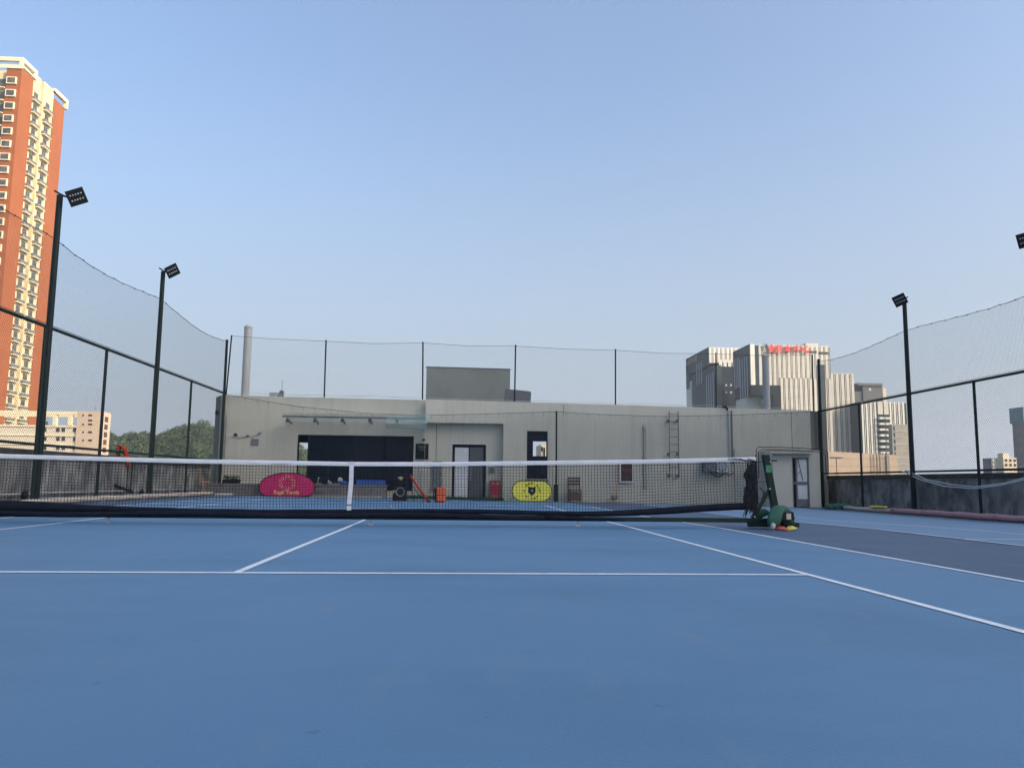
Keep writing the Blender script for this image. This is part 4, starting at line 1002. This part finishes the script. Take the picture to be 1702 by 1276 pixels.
bagshape(b, [(6.20,-.43,.02),(6.20,-.45,.09),(6.22,-.43,.17),(6.27,-.36,.245),(6.36,-.24,.30),(6.48,-.10,.285),(6.60,.0,.22),(6.68,.05,.12)], .115, .07)
bagshape(b, [(6.12,.22,.05),(6.14,.2,.13),(6.2,.18,.2),(6.28,.16,.24),(6.36,.14,.22)], .11, .07, (0,1,0))
sb = b.build('sandbag', M['bag'], smooth=True); tag(sb, 'green canvas sandbag draped over the foot of the net post', 'sandbag')
sm = sb.modifiers.new('sub', 'SUBSURF'); sm.levels = 1; sm.render_levels = 2
bx0, bz1 = fx(1294,850.5,-.36); bx1, bz0 = fx(1320,865,-.36)
bb_ = thing('ballast_box', 'black metal box with a paper label at the net post foot', 'box', (bx0,-.36,bz0))
MB().box(bx0,bx1,-.36,-.14,bz0-.0,bz1).build('body', M['black'], bb_, bevel=.006)
lx, lz_ = fx(1307,853,-.36); lx2, lz2 = fx(1315,863,-.36); MB().box(lx,lx2,-.363,-.3605,lz2,lz_).build('label', M['paper'], bb_)
MB().path([(bx0+.06,-.2,bz0),(bx0+.06,-.2,.02)], .03,8).path([(bx1-.04,-.2,bz0),(bx1-.04,-.2,.02)], .03,8).build('leg', M['black'], bb_)
MB().blob((bx1-.02,-.16,.10),.11,.10,.065,12,.2).build('green_pouch', M['bag'], bb_, smooth=True)
def disc(x, y, z, tilt, mt, label):
    n = 20; vs_ = []
    for R, h in ((.095,0),(.08,.012),(.035,.045),(.028,.045),(.07,.01)):
        for i in range(n):
            a = 2*math.pi*i/n; v = Vector((R*math.cos(a), R*math.sin(a), h)); v.rotate(Matrix.Rotation(tilt, 3, 'Y')); vs_.append((x+v.x, y+v.y, z+v.z))
    o = MB().add(vs_, [(k*n+i, k*n+(i+1)%n, (k+1)*n+(i+1)%n, (k+1)*n+i) for k in range(4) for i in range(n)]).build('marker_disc', mt, smooth=True)
    tag(o, label, 'marker disc', 'marker discs by the net post')
dx_, dy_ = at(1303,879,2,.02).x, at(1303,879,2,.02).y
disc(dx_-.02, dy_+.03, .015, .12, M['red'], 'red marker disc beside the sandbag'); disc(dx_+.11, dy_+.02, .02, -.18, M['ylw'], 'yellow marker disc leaning on the red one')
tag(MB().blob((dx_-.12,dy_+.12,.05),.04,.05,.05,10,.3).build('crumpled_paper', M['paper'], smooth=True), 'pale crumpled scrap beside the sandbag', 'litter')

# ------------------------------------------------------------------ roof top things
x0_, z1_ = fx(709,610,22); x1_, z2_ = fx(848,614,22)
ph = thing('rooftop_tank_room', 'plain greenish grey block standing on the clubhouse roof', 'rooftop room', ((x0_+x1_)/2,22,3.2))
MB().hexa([(x0_,22,3.2),(x1_,22,3.2),(x1_,24.8,3.2),(x0_,24.8,3.2),(x0_,22,z1_),(x1_,22,z2_),(x1_,24.8,z2_),(x0_,24.8,z1_)]).build('wall', M['tank'], ph)
MB().hexa([(x0_-.02,21.98,z1_),(x1_+.02,21.98,z2_),(x1_+.02,24.82,z2_),(x0_-.02,24.82,z1_),(x0_-.02,21.98,z1_+.03),(x1_+.02,21.98,z2_+.03),(x1_+.02,24.82,z2_+.03),(x0_-.02,24.82,z1_+.03)]).build('roof_cap', M['grey'], ph)
q = [fx(u,v,20) for u,v in ((837,669),(882,669),(883,652),(880,650),(840,646))]
sp = thing('solar_heater', 'small tilted grey panel on the roof right of the block', 'panel', (q[0][0],20,3.2))
MB().add([(x,20+.0*i,z) for i,(x,z) in enumerate(q)]+[(x,20.25,z-.02) for x,z in q], [(0,1,2,3,4),(9,8,7,6,5)]+[(i,i+5,(i+1)%5+5,(i+1)%5) for i in range(5)]).build('panel', M['grey'], sp)
MB().box(q[0][0]+.1,q[1][0]-.1,20.01,20.2,3.2,q[0][1]-.0).build('stand', M['galv'], sp)
for u, v, wpx, lab in ((413,541,6.4,'pale round flue rising above the left of the clubhouse roof'), (1272,590,5.9,'pale round flue in front of the office towers')):
    x, z = fx(u,v,24); r_ = wpx/37.0
    t = thing('flue', lab, 'chimney', (x,24,3.2), 'pale roof flues')
    MB().path([(x,24,3.2),(x,24,z-.12)], r_, 20).build('pipe', M['chimney'], t, smooth=False)
    MB().path([(x,24,z-.12),(x,24,z-.06)], r_+.015, 20, r1=r_+.01).path([(x,24,z-.06),(x,24,z-.02),(x,24,z+.03)], r_, 20, r1=r_*.4).build('cap', M['chimney'], t)
x, z = fx(456,652,21)
t = thing('roof_vent', 'small grey roof fan with a thin aerial on the left', 'roof fan', (x,21,3.2))
MB().box(x-.2,x+.15,21,21.3,3.2,z).build('housing', M['lightgrey'], t); MB().box(x+.2,x+.35,21,21.2,3.2,z+.08).build('motor', M['grey'], t); MB().path([(x+.27,21.1,z),(x+.27,21.1,z+.55)], .01,4).build('aerial', M['grey'], t)

# ------------------------------------------------------------------ orange tower
TY, TX = 170., -100.0
tw_ = thing('residential_tower', 'tall terracotta and cream apartment tower at the far left', 'apartment tower', (TX,TY,-28))
def tz(k): return 88.75-3.02*k
top_red = 93.6
bA = MB(); bA.box(TX-3.3, TX, TY, TY+5.2, -28, top_red)
bA.build('terracotta_wall', M['t_red'], tw_)
MB().box(TX-24, TX-3.31, TY+.6, 190, -28, 92.5).build('cream_wall', M['t_cream'], tw_)
MB().box(TX-9, TX-.2, TY+5.21, TY+8.9, -28, 95.4).build('cream_wall', M['t_cream'], tw_)
MB().box(TX-9, TX-1.1, TY+8.91, TY+10.3, -28, 94.3).build('shaft_wall', M['t_cream'], tw_)
MB().box(TX-9, TX-.2, TY+10.31, TY+15.0, -28, 95.6).build('cream_wall', M['t_cream'], tw_)
MB().box(TX-9, TX, TY+15.01, TY+20.2, -28, top_red).build('terracotta_wall', M['t_red'], tw_)
MB().box(TX-3.29, TX-.02, TY+.02, TY+5.18, 93.61, 93.75).build('roof_slab', M['t_frame'], tw_)
# open crown frame
cr = MB(); H1 = 95.96
cr.box(TX-24, TX+.3, TY-.3, TY+.5, H1-.9, H1).box(TX-.5, TX+.3, TY+.51, TY+6.2, H1-.9, H1)
cr.box(TX-24, TX+.25, TY-.25, TY-.003, 93.3, 94.15).box(TX-.45, TX+.25, TY+.0, TY+6.1, 93.76, 94.15)
for x in (TX-.5, TX-11): cr.box(x, x+.7, TY-.28, TY+.4, 94.15, H1-.9)
cr.box(TX-.45, TX+.28, TY+5.2, TY+5.9, 94.15, H1-.9)
cr.box(TX-.5,TX+.3,TY+14.6,TY+21.3,H1-.8,H1+.1).box(TX-.5,TX+.3,TY+20.5,TY+21.3,top_red,H1-.8).box(TX-.45,TX+.28,TY+14.6,TY+15.3,95.6-.2,H1-.8)
cr.build('crown_frame', M['t_frame'], tw_)
for k in range(36):
    z = tz(k)
    if z < -4: break
    # front face windows with projecting surrounds
    fz = z+.95; x1_ = TX-1.15; x0_ = TX-2.75
    s_ = MB(); 
    f_ = ubox('window_surround', M['t_frame'], tw_, x0_-.28, x1_+.28, TY-.35, TY-.002, fz-.15, fz+1.5)
    ubox('window_glass', M['t_glass'], f_, x0_-.05, x1_+.05, TY-.352-.02, TY-.351, fz+.05, fz+1.3)
    # side face: two bays with windows and ledges
    for y0_, y1_ in ((TY+6.2, TY+7.9), (TY+11.6, TY+13.4)):
        ubox('window', M['t_glass'], tw_, TX-.198, TX-.15, y0_, y1_, z+.9, z+2.3)
        lg_ = ubox('balcony_ledge', M['t_ledge'], tw_, TX-.198, TX+.55, y0_-1.0, y1_+.5, z-.1, z+.62)
        ubox('ledge_lip', M['t_frame'], lg_, TX-.19, TX+.62, y0_-1.05, y1_+.55, z-.28, z-.105)
    ubox('slot_window', M['t_glass'], tw_, TX-1.098, TX-1.05, TY+9.2, TY+10.0, z+1.0, z+2.1)
    ubox('balcony_window', M['t_glass'], tw_, TX-5.2, TX-3.6, TY+.5, TY+.598, z+.3, z+2.2)
    ubox('balcony_slab', M['t_frame'], tw_, TX-6.5, TX-3.4, TY-.4, TY+.45, z-.2, z+.0)

# ------------------------------------------------------------------ cream building left
def B(mb, u0, v0, u1, v1, y, d): x0_, z1_ = fx(u0,v0,y); x1_, z0_ = fx(u1,v1,y); mb.box(min(x0_,x1_),max(x0_,x1_),y,y+d,z0_,z1_); return x0_,x1_,z0_,z1_
Yc = 150.
cb = thing('low_cream_building', 'long low cream building with an open roof frame beyond the left fence', 'building', (-70,Yc,-28))
x0_, z1_ = fx(129,683,Yc); x1_, _ = fx(169,686,Yc)
MB().box(x0_,x1_,Yc,Yc+4.3,-28,z1_).build('apricot_wing', M['c_orange'], cb)
x2_, z2_ = fx(40,706,Yc+.5)
MB().box(-100,x0_-.01,Yc+.3,Yc+8.5,-28,z2_).build('cream_wing', M['c_cream'], cb)
b = MB(); b.box(-100,x0_-.01,Yc+.0,Yc+.8,z1_-.75,z1_-.1).box(-100,x0_-.01,Yc+6,Yc+6.8,z1_-.75,z1_-.1)
for u in (91, 117): xx, _ = fx(u,690,Yc); b.box(xx-.35,xx+.35,Yc+.05,Yc+.75,z2_,z1_-.75); b.box(xx-.35,xx+.35,Yc+6.05,Yc+6.75,z2_,z1_-.75)
b.build('open_roof_frame', M['t_frame'], cb)
for v in (711, 726, 741, 756):
    for u in (64, 72, 94, 103, 122):
        x0w, zt_w = fx(u,v,Yc+.3); ubox('window', M['c_win'], cb, x0w, x0w+.62, Yc+.24, Yc+.299, zt_w-.75, zt_w)
    xw0, zz = fx(52,v-2,Yc+.2); ubox('floor_band', M['t_frame'], cb, -90, x0_-.02, Yc+.1, Yc+.299, zz-.0, zz+.25)
for v in (688.5, 697, 703.5, 716.5, 730, 744):
    for u, ww in ((137,.3),(147,.72)):
        if v == 697 and u == 137: continue
        x0w, zt_w = fx(u,v,Yc); ubox('window', M['c_win'], cb, x0w, x0w+ww, Yc-.05, Yc-.002, zt_w-.36, zt_w)
yy = Yc+.8
for k in range(6): ubox('side_window', M['brown'], cb, x1_+.002, x1_+.06, yy+.8, yy+2.2, z1_-1.9-k*1.5, z1_-.9-k*1.5)
tk = thing('rooftop_tanks', 'dark round water tanks on the low cream building roof', 'water tank', (-76,Yc+4,z2_))
for u in (69, 76.5): x, _ = fx(u,700,Yc+3); MB().path([(x,Yc+3,z2_),(x,Yc+3,z2_+.9)], .4, 12).build('tank', M['grey'], tk)
an = MB()
for u in (158, 170): x, _ = fx(u,680,Yc+4); an.path([(x,Yc+4,z1_),(x,Yc+4,z1_+1.5)], .05, 4).path([(x-.3,Yc+4,z1_+.9),(x+.3,Yc+4,z1_+.9)], .04,4)
tag(an.build('aerials', M['grey']), 'two thin aerials on the roof of the low cream building', 'aerial')

# ------------------------------------------------------------------ office complex right
def striped(parent, x0, x1, y, z0, z1, pitch, wide, mt, slot=True, seed=0, narrow=.13, name='facade_panel'):
    """pale panels standing proud of a dark glass wall; gaps stay as the glass"""
    r_ = random.Random(seed); x = x0+.05
    while x < x1-.3:
        p = pitch*r_.uniform(.97, 1.03); w_ = min(p*wide, x1-x-.05)
        ubox(name, mt, parent, x, x+w_, y-.2, y-.002, z0, z1)
        if slot and x+w_+p*(1-wide) < x1:
            g0_ = x+w_+p*(1-wide)*.38; ubox('mullion', mt, parent, g0_, g0_+p*narrow, y-.17, y-.002, z0, z1)
        x += p
Y2 = 300.
oc = thing('office_tower', 'pale striped office tower with red rooftop lettering', 'office tower', (130,Y2,-28))
a0, t0_ = fx(1246,572,Y2); a1, _ = fx(1379,575,Y2)
xg0, _ = fx(1253.5,580,Y2); xg1, _ = fx(1260.5,580,Y2)
_, zbot = fx(1290,658,Y2); xb1, _ = fx(1297,680,Y2)
MB().box(a0, xb1, Y2, Y2+19, zbot+4.2, t0_-.6).build('body', M['o_dark'], oc)
MB().box(xb1+.01, a1, Y2, Y2+19, -28, t0_-.6).build('body', M['o_dark'], oc)
MB().box(a0+.5, xb1-.01, Y2+6, Y2+19, -28, zbot+4.19).build('lower_body', M['o_pale'], oc)
MB().box(a0-.05, xb1+.2, Y2-.6, Y2+19, zbot, zbot+4.19).build('dark_frame', M['o_vdark'], oc)
MB().box(xb1-3, xb1+.2, Y2-.6, Y2-.01, zbot-12, zbot-.01).build('dark_frame', M['o_vdark'], oc)
for k in range(5): ubox('terrace_slab', M['o_pan'], oc, a0+6, xb1-3.5, Y2+1, Y2+6, zbot-3.2-k*4.2, zbot-1.2-k*4.2)
MB().box(a0+.0, xg0, Y2-.5, Y2-.002, zbot+4.2, t0_).build('corner_panel', M['o_white'], oc)
MB().box(xg0+.02, xg1, Y2-.25, Y2-.002, zbot+4.2, t0_-.5).build('glass_bay', M['o_dark'], oc)
_, zmid = fx(1300,628,Y2)
striped(oc, xg1, a1, Y2, zbot+4.2 if 0 else zmid, t0_, 1.95, .60, M['o_pan'], seed=1)
striped(oc, xg1, xb1-.1, Y2, zbot+4.25, zmid-.05, 1.95, .56, M['o_pan'], seed=2)
striped(oc, xb1+.2, a1, Y2, -20, zmid-.05, 1.95, .56, M['o_pan'], seed=5)
xr0, zr1 = fx(1358,606,Y2); xr1, _ = fx(1370,606,Y2)
MB().box(xr0, xr1, Y2-.5, Y2-.21, -20, zr1).build('dark_recess', M['o_slot'], oc)
x0_, z1_ = fx(1341,582.5,Y2); x1_, _ = fx(1357,590,Y2); MB().box(x0_,x1_,Y2-.5,Y2-.21,z1_-.9,z1_-.2).build('louvre_band', M['o_slot'], oc)
x0_, z1_ = fx(1361,585,Y2); x1_, _ = fx(1377,587,Y2); MB().box(x0_,x1_,Y2-.5,Y2-.21,z1_-.8,z1_).build('louvre_band', M['o_slot'], oc)
x0_, z1_ = fx(1339,571,Y2+4); x1_, _ = fx(1360,571,Y2+4); MB().box(x0_,x1_,Y2+4,Y2+9,t0_-1,z1_+.2).build('roof_room', M['o_pan'], oc)
# left side face: its shade put into a darker colour, with pale vertical fins
MB().box(a0-.3, a0-.01, Y2-.5, Y2+19.2, zbot+4.2, t0_).build('shaded_side', M['o_side'], oc)
for k in range(4):
    y = Y2+2.2+k*2.7; ubox('side_fin', M['o_sidelt'], oc, a0-.55, a0-.31, y, y+.5, t0_-21, t0_-4.5)
    y = Y2+11+k*2.0; ubox('side_fin', M['o_sidelt'], oc, a0-.55, a0-.31, y, y+.4, zbot+4.6, zbot+17)
# red rooftop sign
for u, chs in ((1292,'资'),(1308,'本'),(1323.5,'中'),(1338.5,'心')):
    x, z = fx(u,581.5,Y2); text(chs, 3.5, M['signred'], oc, (x,Y2-1.0,z+.0), name='sign_character', ext=.15, bold=.05)
x, z = fx(1276,578.5,Y2)
MB().prism([(x-.2,z-1.6),(x+1.6,z-1.6),(x+1.6,z+1.9),(x+.9,z+1.3),(x+.3,z+.6),(x+.6,z+.1),(x-.2,z-.3),(x+.3,z-.9)], 1, Y2-1.1, Y2-.9).build('sign_logo', M['signred'], oc)
MB().prism([(x-2.2,z+1.7),(x-1.2,z+1.0),(x-.6,z+1.8),(x-.5,z+.2),(x-.9,z-.9),(x-1.2,z-.1),(x-1.9,z-.1),(x-1.4,z+.5)], 1, Y2-1.1, Y2-.9).box(x-2.3,x+1.7,Y2-1.1,Y2-.9,z-2.3,z-1.9).build('sign_logo', M['o_side'], oc)

Y1 = 340.
ol = thing('office_tower', 'dark sided office block left of the lettered tower, with cantilevered corners', 'office tower', (112,Y1,-28))
c0, t1_ = fx(1178,577,Y1); c1, _ = fx(1224,579,Y1); YE = 376.
_, zlow = fx(1178,603,Y1)
MB().box(c0, c1+8, Y1, YE-.5, zlow, t1_-.6).build('upper_body', M['o_side'], ol)
x3, _ = fx(1195,620,Y1-4)
MB().box(c0+.3, x3, Y1-7.2, YE-8, -28, zlow-2).build('mid_body', M['o_side'], ol)
MB().box(x3, c1+8, Y1-3.9, YE-8, -28, zlow-.3).build('glass_body', M['o_dark'], ol)
striped(ol, c0, c1+2, Y1, zlow+.0, t1_, 2.0, .6, M['o_white'], seed=3)
_, zl2 = fx(1205,609,Y1-4)
striped(ol, x3, c1+2, Y1-3.9, zl2, zlow+1.0, 2.1, .7, M['o_white'], seed=4, slot=False)
MB().box(c0-.3, c0-.01, Y1-.5, YE, zlow-1, t1_).build('shaded_side', M['o_side'], ol)  # left face darkened in colour to stand for its shade
MB().box(c0-.3, c0+3, YE-5, YE+.0, t1_-15, t1_-.05).build('cantilever_corner', M['o_side'], ol)
zz1 = at(1150,627,0,c0).z
MB().box(c0-.0, c0+3, YE-8.0, YE+1.0, zz1-14.5-2, zz1-1.5).build('pale_glass_box', M['o_pale'], ol)
for k, (u, v) in enumerate(((1196.5,640),(1207,640),(1215,640),(1207,652),(1215,652))):
    x, z = fx(u,v,Y1-4); ubox('bright_pane', M['lens'], ol, x-.4, x+.4, Y1-4.1, Y1-3.91, z-.45, z+.45)
for k in range(4): y = Y1-5+k*3.2; ubox('side_fin', M['o_sidelt'], ol, c0+.05, c0+.29, y, y+.5, zlow-22, zlow-5)
for k in range(3): y = Y1+10+k*3.6; ubox('side_fin', M['o_sidelt'], ol, c0-.5, c0-.31, y, y+.6, t1_-15, t1_-5)
for i in range(5):
    yy = YE-2-i*4.0
    text('资本中心厦'[i], 3.2, M['signpink'], ol, (c0-.5, yy, t1_-2.6), name='sign_character', rot=(rad(90),0,rad(-90)), ext=.08)
def place_low(label, u0, u1, vt, y, mt, depth, name='office_tower', cat='office tower', back=False):
    _, z1_ = fx(u0,vt,y); x0_, _ = fx(u0,vt,y+depth if back else y); x1_, _ = fx(u1,vt,y); t = thing(name, label, cat, (x0_,y,-28)); MB().box(x0_,x1_,y,y+depth,-28,z1_-.4).build('body', mt, t); return t, x0_, x1_, z1_
t3, x0_, x1_, z1_ = place_low('lower pale striped office block right of the lettered tower', 1379.5, 1418.5, 620, 303., M['o_dark'], 16)
striped(t3, x0_, x1_, 303., -20, z1_, 2.15, .58, M['o_pan'], seed=6)
t4, x0_, x1_, z1_ = place_low('striped office block with balconies behind the apricot wall', 1426, 1506, 667, 296., M['o_side'], 20)
xm0, _ = fx(1458,690,296.); xm1, zbl = fx(1478.5,689,296.)
striped(t4, x0_+1.2, xm0, 296., -20, z1_, 1.75, .42, M['o_white'], seed=7)
striped(t4, xm1, x1_, 296., -20, z1_, 1.75, .42, M['o_white'], seed=8)
for a, c in ((xm0+.1,xm0+2.15),(xm0+2.6,xm0+4.5)):
    ubox('facade_panel', M['o_pan'], t4, a, c, 295.5, 295.998, zbl, z1_)
    for k in range(14): z = zbl-1.9-k*2.25; ubox('balcony_slab', M['o_white'], t4, a, c-.1, 294.4, 295.99, z, z+.75)
xs0, _ = fx(1419,675,300.); xs1, _ = fx(1431,675,300.)
MB().box(xs0,xs1,300.,312.,-28,at(1421,671,1,300.).z).build('blue_glass_bay', M['o_side'], t4)
t5 = thing('rooftop_plant_tower', 'charcoal rooftop block standing above the striped offices', 'tower', (170,320,-28))
x0_, z1_ = fx(1434,641,320.); x1_, _ = fx(1466,640,320.); xl, zl_ = fx(1421,650,320.)
MB().box(x0_,x1_,320.,332.,-28,z1_).build('body', M['o_box'], t5); MB().box(xl,x0_-.01,320.5,330.,-28,zl_-.0).build('body', M['o_box'], t5)
q0_, zc1 = fx(1425,637,320.); MB().box(q0_,x1_-.1,319.4,332.2,z1_+.01,z1_+1.1).build('overhang', M['o_box'], t5)
x, z = fx(1446,647,320.); ubox('window', M['o_pan'], t5, x-.5, x+.5, 319.9, 319.998, z-.5, z+.5)
x0_, z1_ = fx(1467,645,322.); ubox('stair_core', M['c_cream'], t5, x0_, x0_+1.6, 322, 326, 20, z1_)
t6, x0_, x1_, z1_ = place_low('plain grey-brown block half hidden behind the right floodlight pole', 1482, 1509, 703, 250., M['c_grey'], 2.2, 'grey_building', 'building')
for k in range(12):
    z = z1_-1.5-k*2.2; ubox('floor_band', M['c_orange'], t6, x0_+1.0, x1_-.1, 249.85, 249.998, z-1.2, z-1.0)
    ubox('window', M['c_win'], t6, x0_+.6, x0_+.95, 249.9, 249.998, z-.9, z+.5)
# apricot wall building
y5 = 45.
t7 = thing('apricot_building', 'sunlit apricot wall with a ladder frame beyond the right parapet', 'building', (30,y5,-28))
x0_, z1_ = fx(1372,749,y5); x1_, z2_ = fx(1491,756,y5)
MB().hexa([(x0_-2,y5,-28),(x1_,y5,-28),(x1_,y5+7,-28),(x0_-2,y5+7,-28),(x0_-2,y5,z1_+.05),(x1_,y5,z2_),(x1_,y5+7,z2_),(x0_-2,y5+7,z1_+.05)]).build('wall', M['c_orange'], t7)
for v in (762, 775): 
    z = fx(1430,v,y5)[1]; MB().box(x0_-2,x1_-.02,y5-.012,y5-.002,z-.012,z+.012).build('joint', M['c_grey'], t7)
x, _ = fx(1475,770,y5); MB().box(x-.08,x+.12,y5-.08,y5-.003,-5,z2_-.02).build('down_pipe', M['c_grey'], t7)
la_ = thing('steel_ladder', 'thin caged ladder on the apricot wall', 'ladder', (x-1,y5,0))
for u in (1456,1461,1467,1472): xx, zz = fx(u,751,y5-.2); MB().path([(xx,y5-.2,.2),(xx,y5-.2,zz)], .022, 4).build('rail', M['galv'], la_)
for k in range(6): zz = .6+k*.42; a, _ = fx(1456,770,y5-.2); c, _ = fx(1472,770,y5-.2); MB().path([(a,y5-.2,zz),(c,y5-.2,zz)], .015, 4).build('rung', M['galv'], la_)
x, z = fx(1390,761,30.)
ae = MB().path([(x-.35,30,z),(x+.35,30,z+.02)], .02,4)
for k in range(7): ae.path([(x-.3+k*.1,29.85,z-.05+.02*(k%2)),(x-.3+k*.1,30.15,z+.08)], .012,4)
ae.path([(x,30,z),(x,30,-1)], .02,4); tag(ae.build('aerial', M['grey']), 'dark roof aerial in front of the apricot wall', 'aerial')
# building seen through the narrow window: small cream block with dark windows
yw = 48.
xw0, zw1 = fx(893,738,yw); xw1, _ = fx(930,742,yw)
t8 = thing('small_white_house', 'sunlit pale house seen through the narrow window', 'house', (xw0,yw,-28))
MB().box(xw0+.3,xw1,yw,yw+4,-28,zw1).build('wall', M['c_cream'], t8); xx, zz = fx(899,749,yw); ubox('window', M['c_win'], t8, xx, xx+.16, yw-.05, yw-.002, zz-.02, zz+.3); xx, zz = fx(904,744,yw); ubox('door', M['black'], t8, xx, xx+.09, yw-.06, yw-.002, zz-1.2, zz)

# far right towers
t9, x0_, x1_, z1_ = place_low('grey tower wrapped in blue sheeting at the right edge', 1682, 1740, 700, 260., M['conc_tower'], 6, 'unfinished_tower', 'tower', back=True)
x0c, z1c = fx(1677,679,266.5); ubox('blue_sheeting', M['bluecap'], t9, x0c, x1_+.5, 259.3, 266.5, z1_-.4, z1c)
for k in range(14):
    for j in range(4): ubox('opening', M['lens'] if j == 1 else M['o_slot'], t9, x0_+.9+j*2.2, x0_+1.6+j*2.2, 259.9, 259.998, z1_-2.6-k*1.6, z1_-1.9-k*1.6)
t10, x0_, x1_, z1_ = place_low('small cream apartment house with dark windows at the right edge', 1654, 1689, 757, 150., M['c_cream'], 2.5, 'cream_house', 'house', back=True)
for r_ in range(4):
    for j in range(4): ubox('window', M['c_win'], t10, x0_+.35+j*.95, x0_+.8+j*.95, 149.93, 149.998, z1_-1.2-r_*.95, z1_-.7-r_*.95)
ubox('roof_room', M['c_cream'], t10, x0_+.4, x0_+1.7, 150.6, 152.3, z1_-.5, z1_+.55)
t11, x0_, x1_, z1_ = place_low('small grey apartment block left of the cream house at right', 1633, 1655, 758, 165., M['conc_tower'], 3, 'grey_house', 'house', back=True)
for r_ in range(3):
    for j in range(3): ubox('window', M['o_pan'], t11, x0_+.3+j*.8, x0_+.6+j*.8, 164.93, 164.998, z1_-1.1-r_*1.0, z1_-.6-r_*1.0)
# far skyline strip below the right parapet line
# unseen block set right of the roof to shade the court; white adds bounce
t12 = thing('shade_block', 'tall plain unseen slab placed right of the roof to shade the court', 'building', (60,-40,-28))
MB().box(60,80,-60,2,-28,40).build('wall', M['white'], t12)
for k in range(21):
    MB().box(59.9,59.998,-58,0,-26+k*3.1,-24.6+k*3.1).build('window_band', M['t_glass'], t12)

# ------------------------------------------------------------------ thin haze over the whole place
hz_ = bpy.data.materials.new('haze'); hz_.use_nodes = True; hn = hz_.node_tree; hn.nodes.clear()
pv = hn.nodes.new('ShaderNodeVolumePrincipled'); pv.inputs['Density'].default_value = .00032; pv.inputs['Color'].default_value = (.84,.90,.97,1); pv.inputs['Anisotropy'].default_value = .2
ho = hn.nodes.new('ShaderNodeOutputMaterial'); hn.links.new(pv.outputs[0], ho.inputs['Volume'])
hzb = MB().box(-1520, 1520, -1520, 1520, -31, 108).build('haze', hz_, kind='stuff')
tag(hzb, 'thin pale haze lying over the city and the court', 'haze')
